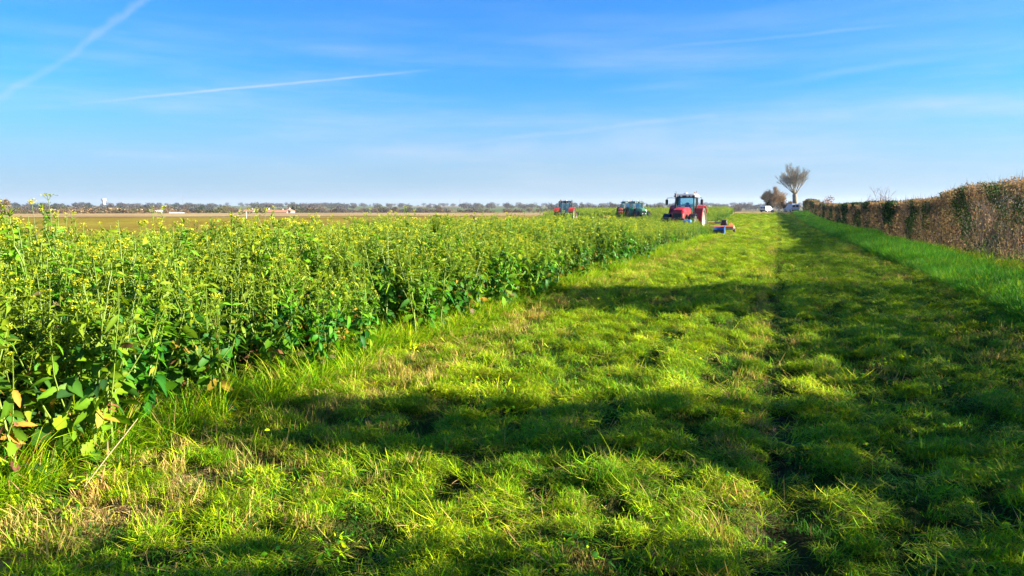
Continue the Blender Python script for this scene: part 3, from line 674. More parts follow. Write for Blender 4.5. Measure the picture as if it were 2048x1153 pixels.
def build_hedge():
    tw, lf, iv = MB(), MB(), MB()
    def seg(y0, y1, nl, ls, nt_, x0=6.05, x1=7.7):
        n = nl; y = rng.uniform(y0, y1, n); top = hedge_top(y); u = rng.random(n)
        face = rng.random(n)
        bulge = 1.0 * fbm(y / 1.3, u * 2.0, 85) + .25 * vnoise(y / .35, u * 6, 86) - .2
        z = top * np.where(face < .72, u ** .9, 1 - np.abs(rng.normal(0, .10, n)))
        dep = np.where(face < .72, np.abs(rng.normal(0, .22, n)), rng.random(n) * 1.45)
        x = x0 + bulge * .8 - .2 + dep + .18 * sstep(.5, 0, z)
        x = np.minimum(x, x1)
        P = np.stack([x, y, z + terrain(x, y)], 1)
        green = fbm(y / 2.2, z / 1.5, 91) + .25 * (vnoise(y / 1.2, z, 92) - .5) + .07 * np.exp(-((y - 33.5) / 1.6) ** 2) + .07 * np.exp(-((y - 82) / 16) ** 2) + .04 * np.exp(-((y - 27.5) / .8) ** 2)
        green = green - .14 * sstep(28, 24, y); isg = green > .585 + rng.normal(0, .03, n); thin = rng.random(n) < .45 + .5 * sstep(.36, .52, fbm(y / .45, z / .38, 87, 2))
        L = ls * rng.uniform(.6, 1.3, n)
        b = ~isg & thin
        c = mixc([(.155, .11, .072), (.225, .165, .10), (.105, .076, .05), (.34, .28, .16), (.15, .145, .05), (.25, .15, .065)], [4, 3.2, 3, 1.2, 2.6, .6], n, .25)
        hi = sstep(.75, 1.0, z / top)[:, None]; c = c * (1 - .3 * hi) + np.array((.34, .22, .12)) * .3 * hi  # warm sunlight on the hedge top put into the leaf colour
        lf.leaves(P[b], rng.random(b.sum()) * 6.28, rng.normal(-.3, .7, b.sum()), L[b], L[b] * .7, .2, rng.normal(0, .8, b.sum()), c[b], T_DIA)
        g = isg
        iv.leaves(P[g] - np.array((.05, 0, 0)), rng.random(g.sum()) * 6.28, rng.normal(-.3, .6, g.sum()), L[g], L[g] * .85, .2, rng.normal(0, .7, g.sum()), mixc([(.035, .075, .018), (.055, .11, .02), (.024, .05, .016)], [3, 2, 2], g.sum(), .25), T_DIA)
        # twigs
        n = nt_; y = rng.uniform(y0, y1, n); top = hedge_top(y); x = x0 + .15 + rng.random(n) * (x1 - x0 - .3); z = rng.random(n) ** 1.2 * top * .85
        L = np.minimum(rng.uniform(.35, .9, n), (top - z) + rng.exponential(.22, n)); 
        tw.blades(np.stack([x, y, z + terrain(x, y)], 1), rng.random(n) * 6.28, np.abs(rng.normal(.25, .25, n)), L, ls * .17 * rng.uniform(.6, 1.5, n), rng.normal(0, .4, n), mixc([(.20, .135, .10), (.30, .22, .16), (.11, .08, .065)], [2, 1, 1], n))
    seg(-14, 18, 56000, .11, 7000); seg(18, 31, 34000, .054, 6000); seg(31, 46, 66000, .060, 6000); seg(46, 80, 70000, .105, 8000); seg(80, 140, 66000, .15, 7000); seg(140, 228, 50000, .20, 6000)
    # the taller unclipped lengths just out of the picture
    n = 13000; y = rng.choice([0, 1, 2], n, p=[.5, .17, .33]); y = np.where(y == 0, rng.uniform(-14, 5.2, n), np.where(y == 1, rng.uniform(6.4, 8.0, n), rng.uniform(13.4, 17.4, n)))
    top = hedge_top(y); z = 1.5 + (top - 1.5) * rng.random(n); x = rng.uniform(6.1, 7.5, n)
    lf.leaves(np.stack([x, y, z + terrain(x, y)], 1), rng.random(n) * 6.28, rng.normal(-.3, .7, n), .12 * rng.uniform(.6, 1.2, n), .085, .2, rng.normal(0, .8, n), mixc([(.20, .125, .085), (.28, .185, .115)], [1, 1], n), T_DIA)
    # stout stems inside
    for y in np.concatenate([np.arange(-13, 60, .55), np.arange(60, 226, 1.6)]):
        y = y + rng.normal(0, .15); x = 6.8 + rng.normal(0, .2); h = float(hedge_top(y)) * .8; z0 = float(terrain(x, y))
        tw.tube([(x, y, z0 - .05), (x + rng.normal(0, .1), y + rng.normal(0, .1), z0 + h * .5), (x + rng.normal(0, .2), y + rng.normal(0, .25), z0 + h)], [.04, .03, .012], 5, (.20, .16, .12), cap=False)
    root = empty('hedge', (6.8, 30, 0)); tag(root, 'long clipped brown winter hedge with dark green ivy patches along the mown strip', 'hedge')
    for nm, q, mt in (('twigs', tw, M_TWIG), ('leaves', lf, M_HLEAF), ('ivy', iv, M_IVY)):
        o = obj(nm, q, mt, root); o.location = (-6.8, -30, 0)
build_hedge()

def tree_mesh(seed, h, trunk_h, r0, ns, Ls, rs, spread=(.25, 1.0), angs=(.35, .8), up=.35, cols=((.17, .14, .10), (.22, .19, .14)), crown_col=((.24, .18, .12), (.30, .24, .16), (.17, .14, .11)), wob=.10):
    """a leafless tree: trunk with limbs (ns[0] of them), and a crown of ever finer branches"""
    g = np.random.default_rng(seed); tr, cr = MB(), MB()
    def grow(p, d, L, ra, rb, lv):
        k = 5 if lv <= 1 else (4 if lv == 2 else 3); pts = [p]; q = np.array(p, float); dd = np.array(d, float)
        for i in range(k):
            dd = dd + g.normal(0, wob, 3) + np.array((0, 0, .10 * up * (lv > 0))); dd /= np.linalg.norm(dd); q = q + dd * L / k; pts.append(q.copy())
        pts = np.array(pts); cc = cols if lv <= 1 else crown_col
        (tr if lv <= 1 else cr).tube(pts, np.linspace(ra, rb, k + 1), 8 if lv == 0 else (5 if lv == 1 else 3), np.array(cc[g.integers(len(cc))]), cap=False)
        if lv >= len(ns): return
        n = max(1, int(round(ns[lv] * g.uniform(.8, 1.2))))
        for b in range(n):
            t = g.uniform(.30, 1.0) if lv else g.uniform(.82, 1.0); i = min(int(t * k), k - 1); s_ = pts[i] + (pts[i + 1] - pts[i]) * (t * k - i)
            a_ = g.random() * 6.283 if lv else b * 6.283 / n + g.normal(0, .25); e = np.array((math.cos(a_), math.sin(a_), g.normal(0, .3) if lv else 0))
            ang = g.uniform(*angs) if lv else spread[0] + (spread[1] - spread[0]) * ((b * .618) % 1)
            nd = dd if lv == 0 else pts[i + 1] - pts[i]; nd = nd / np.linalg.norm(nd)
            nd = nd * math.cos(ang) + e * math.sin(ang) + np.array((0, 0, up * .25 * (lv > 0))); nd /= np.linalg.norm(nd)
            grow(s_, nd, Ls[lv] * g.uniform(.7, 1.15) * (1 if lv == 0 else 1.15 - .5 * t), rs[lv], rs[lv] * .35, lv + 1)
    grow(np.zeros(3), np.array((0, 0, 1.)), trunk_h, r0, r0 * .72, 0)
    return tr, cr
def make_tree(name, label, loc, seed, h, trunk_h, r0, ns, Ls, rs, group=None, cat='tree', **kw):
    tr, cr = tree_mesh(seed, h, trunk_h, r0, ns, Ls, rs, **kw)
    k = h / max(v[:, 2].max() for v in cr.v)
    o = empty(name, loc); a = obj('trunk', tr, M_TWIG, o, True); b = obj('crown', cr, M_TWIG, o); a.scale = b.scale = (1, 1, k)
    tag(o, label, cat, group); return o
def leafy(seed, h, w, cols, n=900, ls=.35, shape='round', trunk=.2):
    """foliage or dense twig crown made of many small leaf clumps"""
    g = np.random.default_rng(seed); tr, cr = MB(), MB()
    tr.tube([(0, 0, -.3), (.02 * w, 0, h * .25), (0, .02 * w, h * .6)], [w * .05 * trunk / .2, w * .04, w * .015], 6, (.10, .08, .06), cap=False)
    for q in range(6):
        a = g.random() * 6.28; tr.tube([(0, 0, h * .25), (w * .2 * math.cos(a), w * .2 * math.sin(a), h * .5), (w * .33 * math.cos(a), w * .33 * math.sin(a), h * .72)], [w * .02, w * .012, w * .004], 4, (.10, .08, .06), cap=False)
    nb = 16; ctr = g.normal(0, 1, (nb, 3)); ctr /= np.linalg.norm(ctr, axis=1)[:, None]; ctr *= g.uniform(.3, .78, (nb, 1)); br = g.uniform(.22, .42, nb)
    k = g.integers(0, nb, n); d = g.normal(0, 1, (n, 3)); d /= np.linalg.norm(d, axis=1)[:, None]
    P = ctr[k] + d * (br[k] * g.uniform(.5, 1.05, n) ** .6)[:, None]
    if shape == 'cone': P[:, :2] *= (1 - .8 * sstep(-1, 1, P[:, 2]))[:, None] * 1.2
    P = P * np.array((w / 2, w / 2, h * .44)) + np.array((0, 0, h * .54)); P[:, 2] = np.clip(P[:, 2], .05 * h, None)
    c = np.asarray(cols, float)[g.integers(0, len(cols), nb)][k] * np.exp(g.normal(0, .2, (n, 1)))
    cr.leaves(P, g.random(n) * 6.28, g.normal(.2, .7, n), ls * g.uniform(.6, 1.4, n), ls * .75 * g.uniform(.6, 1.2, n), .2, g.normal(0, .8, n), c, T_DIA)
    return tr, cr
def make_leafy(name, label, loc, seed, h, w, cols, cat='tree', group=None, **kw):
    tr, cr = leafy(seed, h, w, cols, **kw); o = empty(name, loc); obj('trunk', tr, M_TWIG, o); obj('crown', cr, M_FAR, o); tag(o, label, cat, group); return o
M_FAR = mat_leaf('far_foliage', .12, .8, .08, .25, .1, .015)
BROWN = [(.16, .105, .05), (.21, .14, .065), (.12, .08, .045)]
GREY = [(.085, .07, .06), (.11, .09, .07), (.07, .06, .05)]
OLIVE = [(.10, .10, .035), (.13, .11, .04), (.07, .08, .03)]
DARK = [(.018, .035, .012), (.028, .05, .016), (.014, .026, .012)]
TAN = [(.24, .16, .08), (.20, .14, .07), (.28, .19, .10)]

# the two trees where the hedge ends
make_tree('bare_tree', 'tall leafless tree with upswept fan of branches at the far end of the hedge', on_ground(1590, 186), 7, 12.4, 4.4, .70, [15, 13, 9, 4], [5.6, 2.1, 1.05, .6], [.10, .032, .013, .008], spread=(.03, .85), angs=(.3, .7), up=.5, wob=.07, cols=((.26, .21, .13), (.22, .18, .12)), crown_col=((.34, .29, .21), (.40, .34, .25), (.28, .24, .18)))
make_tree('round_tree', 'short rounded brown tree, thick with twigs, left of the tall leafless tree', on_ground(1546, 190), 9, 6.7, 1.0, .34, [26, 14, 10, 5], [3.9, 1.5, .85, .55], [.08, .03, .015, .011], spread=(.05, 1.3), angs=(.35, .9), up=.3, crown_col=((.45, .32, .18), (.36, .25, .14), (.50, .36, .21)))
make_leafy('ivy_bush', 'small dark ivy-clad bush at the foot of the rounded tree', on_ground(1537, 188), 31, 3.6, 1.7, DARK, 'bush', n=700, ls=.3)
make_leafy('brown_bush', 'low russet bush between the rounded tree and the tall leafless tree', on_ground(1568, 196), 32, 3.6, 4.6, TAN, 'bush', n=1300, ls=.3)
make_leafy('orange_bush', 'orange-brown bush peeping over the far hedge', on_ground(1655, 118), 33, 3.9, 3.0, [(.34, .19, .10), (.28, .16, .09)], 'bush', n=1000, ls=.2)
make_tree('sapling_bush', 'wispy pink-grey sapling rising above the hedge top', on_ground(1768, 58), 12, 3.75, 1.0, .05, [6, 7, 6], [2.2, .9, .45], [.022, .010, .006], cat='bush', spread=(.15, .7), crown_col=((.32, .22, .19), (.26, .18, .15)))
# trees on the skyline that can be told apart
SKY_TREES = [
    ('bare_tree', 4, 410, 385, 250, 7.2, 8.5, TAN, 'round', 'pale brown tree cut by the left edge of the picture'),
    ('conifer', 295, 0, 414, 430, 0, 4.2, DARK, 'round', 'small dark green tree left of the far low buildings, standing alone'),
    ('evergreen_tree', 399, 0, 408, 430, 0, 6.5, [(.03, .05, .02), (.04, .065, .025)], 'round', 'spreading dark evergreen tree beyond the brown field, rounder than its neighbour'),
    ('olive_tree', 450, 0, 407, 470, 0, 12, OLIVE, 'round', 'broad olive-green tree left of the white tent'),
    ('conifer', 585, 0, 410, 520, 0, 6, DARK, 'cone', 'dark pointed conifer just right of the far farmhouse'),
    ('dark_tree', 90, 0, 403, 420, 0, 8.5, OLIVE, 'round', 'sparse olive tree behind the tallest mustard stalk'),
    ('grey_tree', 1130, 0, 400, 620, 0, 5, GREY, 'round', 'grey tree seen over the cab roof of the rear red tractor'),
    ('grey_tree', 1163, 0, 401, 600, 0, 6.5, GREY, 'round', 'grey-green tree right of the rear red tractor'),
    ('grey_tree', 1200, 0, 403, 560, 0, 8, GREY, 'round', 'grey tree midway between the rear red tractor and the green tractors'),
    ('grey_tree', 1223, 0, 400, 560, 0, 9, GREY, 'round', 'taller grey tree just left of the two green tractors'),
    ('grey_tree', 1322, 0, 406, 480, 0, 9, GREY, 'round', 'low bare grey tree between the green tractors and the front red tractor'),
    ('purple_tree', 1472, 0, 405, 480, 0, 8.5, [(.10, .07, .06), (.13, .085, .07)], 'round', 'round purplish-brown tree on the skyline right of the front red tractor'),
]
for i, (nm, x, _, ytop, dep, __, w, cols, shp, lab) in enumerate(SKY_TREES):
    if i == 0: dep, w, ytop = 250, 9, 388
    g = on_ground(x, dep); h = max(2.5, at_px(x, ytop, dep).z - g.z)
    make_leafy(nm, lab, g, 300 + i, h, w, cols, n=1100, ls=.5 if dep < 500 else .6, shape=shp)

def build_far_woods():
    ms = []
    for cols, s in ((GREY, 1), (GREY, 2), (BROWN, 3), (OLIVE, 4), (TAN, 5), (DARK, 6), (BROWN, 7), ([(.10, .10, .095), (.08, .085, .08)], 8)):
        tr, cr = leafy(400 + s, 1.0, 1.15, cols, n=420, ls=.10); a = MB()
        for q, mi in ((tr, 0), (cr, 1)):
            a.v += q.v; a.f += [f + a.k for f in q.f]; a.n += q.n; a.c += q.c; a.m += [np.full(len(x), mi) for x in q.m]; a.k += q.k
        ms.append(a.mesh('far_tree', [M_TWIG, M_FAR]))
    coll = proto_collection('far_tree_source', ms)
    def put(name, label, bands):
        P, S, I = [], [], []
        for x0, x1, r0, r1, n, h0, h1, types in bands:
            px = rng.uniform(x0, x1, n); d = rng.uniform(r0, r1, n)
            clump = fbm(px / 60, d / 120, 95); k = rng.random(n) < sstep(.35, .6, clump) + .08; px, d = px[k], d[k]; n = len(px)
            for a, b in zip(px, d):
                g = on_ground(float(a), float(b)); P.append(g)
            h = h0 + (h1 * 1.15 - h0) * rng.random(n) ** 1.8; S.append(np.stack([h * rng.uniform(.9, 1.6, n)] * 2 + [h], 1)); I.append(rng.choice(types, n))
        n = len(P); scatter(name, coll, np.array(P), np.stack([np.zeros(n), np.zeros(n), rng.random(n) * 6.283], 1), np.concatenate(S), np.concatenate(I), label, 'woodland')
    put('valley_woodland', 'brown and olive thickets in the valley beyond the bare field', [
        (-120, 560, 380, 560, 420, 4.5, 7.0, [2, 3, 4, 6, 2, 6]), (-120, 900, 520, 800, 420, 5, 8, [2, 3, 6, 0, 7]), (560, 1120, 560, 900, 260, 4, 6.5, [0, 2, 3, 6, 0]),
        (1100, 1560, 420, 640, 260, 3.5, 6.0, [0, 1, 6, 0]), (1560, 2300, 380, 600, 160, 4, 6, [0, 2, 6])])
    put('far_woodland', 'grey-blue line of far woods along the horizon', [
        (-200, 700, 1500, 1900, 300, 6, 12, [0, 1, 7, 5]), (-200, 2300, 2200, 3000, 700, 7, 15, [0, 1, 7, 7]), (500, 1150, 1200, 1700, 170, 8, 13, [0, 1, 7, 3]), (-200, 420, 1000, 1250, 160, 7, 11, [0, 1, 7, 5]), (1100, 1600, 900, 1500, 170, 7, 12, [0, 1, 7])])
build_far_woods()

# ================================================================== FAR BUILDINGS, MASTS
M_WHITE = mat_plain('white_render', (.52, .50, .45), .8, dirt=.15, dscale=.4)
M_ROOF = mat_plain('terracotta_tiles', (.36, .17, .09), .85, dirt=.35, dscale=.8)
M_CONC = mat_plain('pale_concrete', (.62, .60, .55), .85, dirt=.2, dscale=.2)
M_STEEL = mat_plain('grey_steel', (.25, .26, .28), .6, metal=.3, dirt=.1)
M_WIN = mat_plain('dark_window', (.03, .035, .045), .15, dirt=.05)
def house(x, dep, ytop, wpx, label, nm='farm_building', roof=M_ROOF, wall=M_WHITE, rz=0.2, wide=7.0, pitch=.35):
    g = on_ground(x, dep); w = wpx * dep / FPX; h = at_px(x, ytop, dep).z - g.z; rh = wide / 2 * pitch; wh = h - rh
    o = empty(nm, g, YAW + rz); tag(o, label, 'building')
    m = MB(); m.box((0, 0, wh / 2 - .5), (w, wide, wh + 1)); 
    m.add([(-w / 2, -wide / 2, wh), (-w / 2, wide / 2, wh), (-w / 2, 0, h), (w / 2, -wide / 2, wh), (w / 2, wide / 2, wh), (w / 2, 0, h)], [[0, 2, 1], [3, 4, 5]])
    obj('wall', m, wall, o)
    r = MB(); e = .35
    for s in (-1, 1):
        y1, z1 = s * (wide / 2 + e), wh - e * pitch + .06
        r.hexa([(-w / 2 - .3, y1, z1), (w / 2 + .3, y1, z1), (w / 2 + .3, 0, h + .06), (-w / 2 - .3, 0, h + .06), (-w / 2 - .3, y1, z1 + .16), (w / 2 + .3, y1, z1 + .16), (w / 2 + .3, 0, h + .22), (-w / 2 - .3, 0, h + .22)])
    rf = obj('roof', r, roof, o)
    if nm != 'barn':
        c = MB(); c.box((w * .3, 0, h + .35), (.7, .5, 1.1), b=.04); obj('chimney', c, wall, rf)
    for k in range(max(2, int(w / 3.5))):
        q = MB(); q.box((-w / 2 + (k + .5) * w / max(2, int(w / 3.5)), -wide / 2 - .01, wh * .72), (.9, .08, 1.1)); obj('window', q, M_WIN, o)
    return o
house(553, 440, 421, 42, 'long low farm building with orange tiled roof among the valley trees')
house(577, 452, 419, 13, 'white gabled farmhouse at the right end of the orange roofs', rz=1.2, wide=6.5)
house(536, 446, 420, 9, 'small pale gable house at the left end of the orange roofs', rz=1.1, wide=5)
house(312, 520, 421, 24, 'low pale shed roof right of the lone dark tree', 'barn', M_CONC)
house(355, 430, 425.5, 26, 'pale low barn roof just showing over the field edge', 'barn', M_CONC, pitch=.2)
house(500, 470, 420, 16, 'low house with pinkish roof beside the white tent', rz=.1)
def tent():
    g = on_ground(478, 300); w = 9 * 300 / FPX; zt = at_px(478, 423.5, 300).z - g.z
    o = empty('white_tent', g, YAW); tag(o, 'bright white pointed tent at the edge of the brown field', 'tent')
    m = MB(); m.lathe([(zt - 1.2, w), (zt - .65, w * .62), (zt - .25, w * .22), (zt, .03)], (0, 0, 0), 'z', 10); obj('canopy', m, M_WHITE, o)
    s = MB(); s.lathe([(0, w * .97), (zt - 1.2, w * .97)], (0, 0, 0), 'z', 10); obj('side_panel', s, M_WHITE, o)
tent()
def tower():
    g = on_ground(209, 2300); zt = at_px(209, 398, 2300).z - g.z
    o = empty('water_tower', g); tag(o, 'white concrete water tower with flared tank on the horizon', 'water tower')
    m = MB(); m.lathe([(-3, 4.2), (zt * .45, 3.9), (zt * .66, 4.6)], (0, 0, 0), 'z', 16); obj('shaft', m, M_CONC, o)
    m = MB(); m.lathe([(zt * .66, 4.6), (zt * .82, 7.2), (zt * .95, 7.4), (zt, 6.6), (zt + .3, 0)], (0, 0, 0), 'z', 16); obj('tank', m, M_WHITE, o)
tower()
def mast(x, ytop, label):
    g = on_ground(x, 2000); h = at_px(x, ytop, 2000).z - g.z; o = empty('radio_mast', g); tag(o, label, 'mast')
    m = MB(); b, t = 1.3, .5
    for a in range(3):
        q = a * 2.094; m.tube([(b * math.cos(q), b * math.sin(q), -2), (t * math.cos(q), t * math.sin(q), h)], [.22, .16], 4)
    k = 10
    for i in range(k):
        for a in range(3):
            q, q2 = a * 2.094, (a + 1) * 2.094; s0 = b + (t - b) * i / k; s1 = b + (t - b) * (i + 1) / k
            m.tube([(s0 * math.cos(q), s0 * math.sin(q), h * i / k), (s1 * math.cos(q2), s1 * math.sin(q2), h * (i + 1) / k)], .10, 3)
    obj('lattice', m, M_STEEL, o)
    a = MB(); a.tube([(0, 0, h), (0, 0, h + 3)], [.12, .06], 4); obj('antenna', a, M_STEEL, o)
mast(367, 392, 'thin radio mast standing over a grey tree, left-hand one of three'); mast(642, 403, 'short radio mast barely above the horizon woods, middle one of three'); mast(920, 398, 'tallest radio mast, on the horizon left of the rear red tractor')
def post():
    g = on_ground(492.5, 128); h = at_px(492, 423, 128).z - g.z
    m = MB(); m.box((0, 0, h / 2 - .1), (.09, .09, h + .2), b=.015); m.box((0, 0, h - .12), (.12, .11, .10), b=.02)
    o = obj('field_post', m, M_WHITE); o.location = g; tag(o, 'slim white marker post standing in the brown field', 'post')
post()

# ================================================================== TRACTORS
M_RED = mat_plain('red_paint', (.50, .014, .018), .4, dirt=.35, dscale=4, coat=.15)
M_RED2 = mat_plain('faded_red_paint', (.60, .045, .025), .4, dirt=.3, dscale=5, coat=.2)
M_GREEN = mat_plain('green_paint', (.08, .26, .12), .35, dirt=.3, dscale=5, coat=.3)
M_BLACK = mat_plain('black_plastic', (.012, .012, .014), .5, dirt=.2)
M_TYRE = mat_plain('tyre_rubber', (.022, .021, .02), .85, dirt=.75, dscale=7, dirtcol=(.20, .16, .10))
M_RIMR = mat_plain('silver_rim', (.45, .42, .36), .5, metal=.2, dirt=.5)
M_RIMD = mat_plain('red_rim', (.35, .03, .03), .5, dirt=.4)
M_ROOFW = mat_plain('pale_roof_plastic', (.62, .58, .50), .5, dirt=.25)
M_BLUE = mat_plain('blue_paint', (.02, .10, .30), .4, dirt=.25, coat=.2)
M_LBLUE = mat_plain('light_blue_paint', (.10, .30, .62), .4, dirt=.2, coat=.2)
M_ORANGE = mat_plain('orange_paint', (.70, .16, .03), .45, dirt=.35)
M_GLASS = mat_glass('tinted_cab_glass')
M_LAMP = mat_plain('lamp_lens', (.75, .75, .72), .15, dirt=.05)
M_AMBER = mat_plain('amber_lens', (.7, .25, .02), .2, dirt=.05)
M_MIRR = mat_plain('mirror_glass', (.5, .55, .6), .08, metal=.9, dirt=.05)
M_WVAN = mat_plain('white_vehicle_paint', (.62, .64, .67), .3, dirt=.08, coat=.4)
M_GREYM = mat_plain('grey_metal', (.30, .30, .29), .5, metal=.4, dirt=.4)

def wheel(parent, x, y, r, w, rim):
    """tractor wheel on the x axis with chevron lugs; the tyre carries its rim"""
    t = MB(); k = r * .62
    t.lathe([(-w * .36, k), (-w * .5, r * .78), (-w * .44, r * .93), (0, r * .96), (w * .44, r * .93), (w * .5, r * .78), (w * .36, k)], (0, 0, 0), 'x', 28)
    nl = 18
    for i in range(nl):
        for s in (-1, 1):
            a = (i + (.5 if s > 0 else 0)) * 6.283 / nl
            pts = []
            for xx, da in ((s * .02, 0.0), (s * w * .47, .20)):
                for dt in (-.045, .045):
                    for rr in (r * .93, r * 1.0): pts.append((xx, rr * math.cos(a + da + dt), rr * math.sin(a + da + dt)))
            t.hull(pts)
    tyre = obj('wheel', t, M_TYRE, parent); tyre.location = (x, y, r)
    m = MB(); s = 1 if x > 0 else -1
    m.lathe([(s * w * .34, k * 1.01), (s * w * .30, k * .95), (s * w * .08, k * .82), (s * w * .06, k * .45), (s * w * .20, k * .36), (s * w * .22, 0.0)], (0, 0, 0), 'x', 20)
    m.lathe([(-s * w * .34, k * 1.01), (-s * w * .1, k * .9), (-s * w * .05, 0)], (0, 0, 0), 'x', 20)
    for i in range(8):
        a = i * .785; m.box((s * w * .235, k * .25 * math.cos(a), k * .25 * math.sin(a)), (.03, .04, .04))
    obj('rim', m, rim, tyre, True)
    return tyre

def tractor(label, loc, rz, paint, roofmat, rim, group=None, dual=False, hood_lights=True, exhaust=True, wide_fender=True):
    o = empty('tractor', loc, rz); o.scale = (1.0,) * 3; tag(o, label, 'tractor', group)
    RR, RW, FR, FW, yr, yf = 1.0, .56, .70, .46, 1.25, -1.45
    for s in (-1, 1):
        wheel(o, s * .98, yr, RR, RW, rim); wheel(o, s * .93, yf, FR, FW, rim)
        if dual: wheel(o, s * 1.62, yr, RR, RW, rim)
    ch = MB(); ch.box((0, .3, .85), (.5, 2.2, .55), b=.05); ch.box((0, -1.4, .8), (.45, 1.6, .4), b=.04); ch.lathe([(-.95, .12), (.95, .12)], (0, yr, RR), 'x', 10); ch.lathe([(-.9, .09), (.9, .09)], (0, yf, FR), 'x', 10)
    ch.box((0, 1.6, 1.0), (.7, .5, .7), b=.05); ch.box((.55, .1, .85), (.35, 1.0, .5), b=.06); ch.box((-.55, .1, .85), (.35, 1.0, .5), b=.06)
    for s in (-1, 1): ch.tube([(s * .4, 1.7, .75), (s * .42, 2.3, .55)], .05, 6)
    ch.tube([(0, 1.75, 1.25), (0, 2.35, .95)], .035, 6)
    obj('chassis', ch, M_BLACK, o)
    # bonnet: lofted sections from nose to cab
    m = MB(); secs = [(-2.32, .38, 1.00, 1.62), (-2.22, .45, .96, 1.80), (-1.7, .48, .96, 1.90), (-.9, .50, 1.0, 1.97), (-.28, .52, 1.0, 2.0)]
    rings = []
    for y, hw, z0, z1 in secs: rings.append([(-hw, y, z0), (-hw, y, z1 - .16), (-hw * .72, y, z1 - .02), (0, y, z1), (hw * .72, y, z1 - .02), (hw, y, z1 - .16), (hw, y, z0)])
    v = [p for r in rings for p in r]; k = 7; f = [[i * k + j, i * k + (j + 1) % k, (i + 1) * k + (j + 1) % k, (i + 1) * k + j] for i in range(len(secs) - 1) for j in range(k)]
    m.add(v, f); m.add(rings[0], [[0, 1, 2, 3, 4, 5, 6]]); m.add(rings[-1], [[6, 5, 4, 3, 2, 1, 0]])
    bon = obj('bonnet', m, paint, o)
    gr = MB(); gr.box((0, -2.335, 1.30), (.68, .05, .50), b=.02)
    for i in range(5): gr.box((0, -2.365, 1.12 + i * .09), (.62, .02, .02))
    obj('grille', gr, M_BLACK, bon)
    for s in (-1, 1):
        l = MB(); l.box((s * .22, -2.372, 1.14), (.16, .03, .11), b=.01); obj('headlight', l, M_LAMP, bon)
        vent = MB(); vent.box((s * .475, -1.35, 1.38), (.05, .7, .26)); obj('side_vent', vent, M_BLACK, bon)
    # cab frame
    fr = MB(); zb, zt = 1.3, 2.72
    cb = [(-.74, -.22), (.74, -.22), (.80, .60), (.72, 1.42), (-.72, 1.42), (-.80, .60)]
    ct = [(-.66, .02), (.66, .02), (.74, .66), (.66, 1.36), (-.66, 1.36), (-.74, .66)]
    for a, b in zip(cb, ct): fr.tube([(a[0], a[1], zb - .3), (a[0], a[1], zb), (b[0], b[1], zt)], .048, 6)
    for i in range(6):
        a, b = cb[i], cb[(i + 1) % 6]; fr.tube([(a[0], a[1], zb - .1), (b[0], b[1], zb - .1)], .05, 6)
        a, b = ct[i], ct[(i + 1) % 6]; fr.tube([(a[0], a[1], zt), (b[0], b[1], zt)], .045, 6)
    fr.box((0, .6, 1.08), (1.5, 1.6, .30), b=.04)
    obj('cab_frame', fr, M_BLACK, o)
    for i, nm in enumerate(('windscreen', 'side_window', 'side_window', 'rear_window', 'side_window', 'side_window')):
        a, b, c, d = cb[i], cb[(i + 1) % 6], ct[(i + 1) % 6], ct[i]; g = MB(); q = .985
        g.add([(a[0] * q, a[1], zb - .08), (b[0] * q, b[1], zb - .08), (c[0] * q, c[1], zt), (d[0] * q, d[1], zt)], [[0, 1, 2, 3]]); obj(nm, g, M_GLASS, o)
    rf = MB(); rp = [(-.80, -.16), (.80, -.16), (.86, .6), (.80, 1.52), (-.80, 1.52), (-.86, .6)]
    pts = [(x, y, 2.74) for x, y in rp] + [(x * .99, y, 2.86) for x, y in rp] + [(x * .80, .65 + (y - .65) * .8, 2.98) for x, y in rp]; rf.hull(pts)
    ro = obj('roof', rf, roofmat, o)
    vis = MB(); vis.box((0, -.17, 2.80), (1.5, .06, .12), b=.02); obj('visor', vis, M_BLACK, ro)
    for s in (-.5, -.24, .24, .5):
        l = MB(); l.box((s, -.21, 2.80), (.15, .05, .09), b=.015); obj('work_light', l, M_LAMP, ro)
        l = MB(); l.box((s * 1.1, 1.54, 2.80), (.15, .05, .09), b=.015); obj('work_light', l, M_LAMP, ro)
    bc = MB(); bc.lathe([(2.97, .07), (3.02, .07), (3.10, .06), (3.13, 0)], (.55, .95, 0), 'z', 10); obj('beacon', bc, M_AMBER, ro)
    gp = MB(); gp.lathe([(2.97, .14), (3.03, .14), (3.07, .10), (3.08, 0)], (0, .3, 0), 'z', 12); obj('receiver_dome', gp, M_LAMP, ro)
    for s in (-1, 1):
        an = MB(); an.tube([(s * .72, .4, 2.9), (s * .78, .4, 3.2)], [.018, .014], 5); obj('antenna', an, M_BLACK, ro)
    # fenders
    for s in (-1, 1):
        f = MB(); n = 9; x0, x1 = s * .62, s * 1.27; R0 = RR + .10
        A = np.linspace(R(-8), R(150), n) if wide_fender else np.linspace(R(10), R(140), n)
        inn, out = [], []
        for a in A:
            y, z = yr - math.cos(a) * R0, RR + math.sin(a) * R0; inn.append((x0, y, z)); out.append((x1, y, z))
        top = [(p[0], yr + (p[1] - yr) * 1.04, RR + (p[2] - RR) * 1.04) for p in inn] + [(p[0], yr + (p[1] - yr) * 1.04, RR + (p[2] - RR) * 1.04) for p in out]
        vv = inn + out + top; fc = []
        for i in range(n - 1): fc += [[i, i + 1, n + i + 1, n + i], [2 * n + i, 3 * n + i, 3 * n + i + 1, 2 * n + i + 1], [i, 2 * n + i, 2 * n + i + 1, i + 1], [n + i, n + i + 1, 3 * n + i + 1, 3 * n + i]]
        f.add(vv, fc)
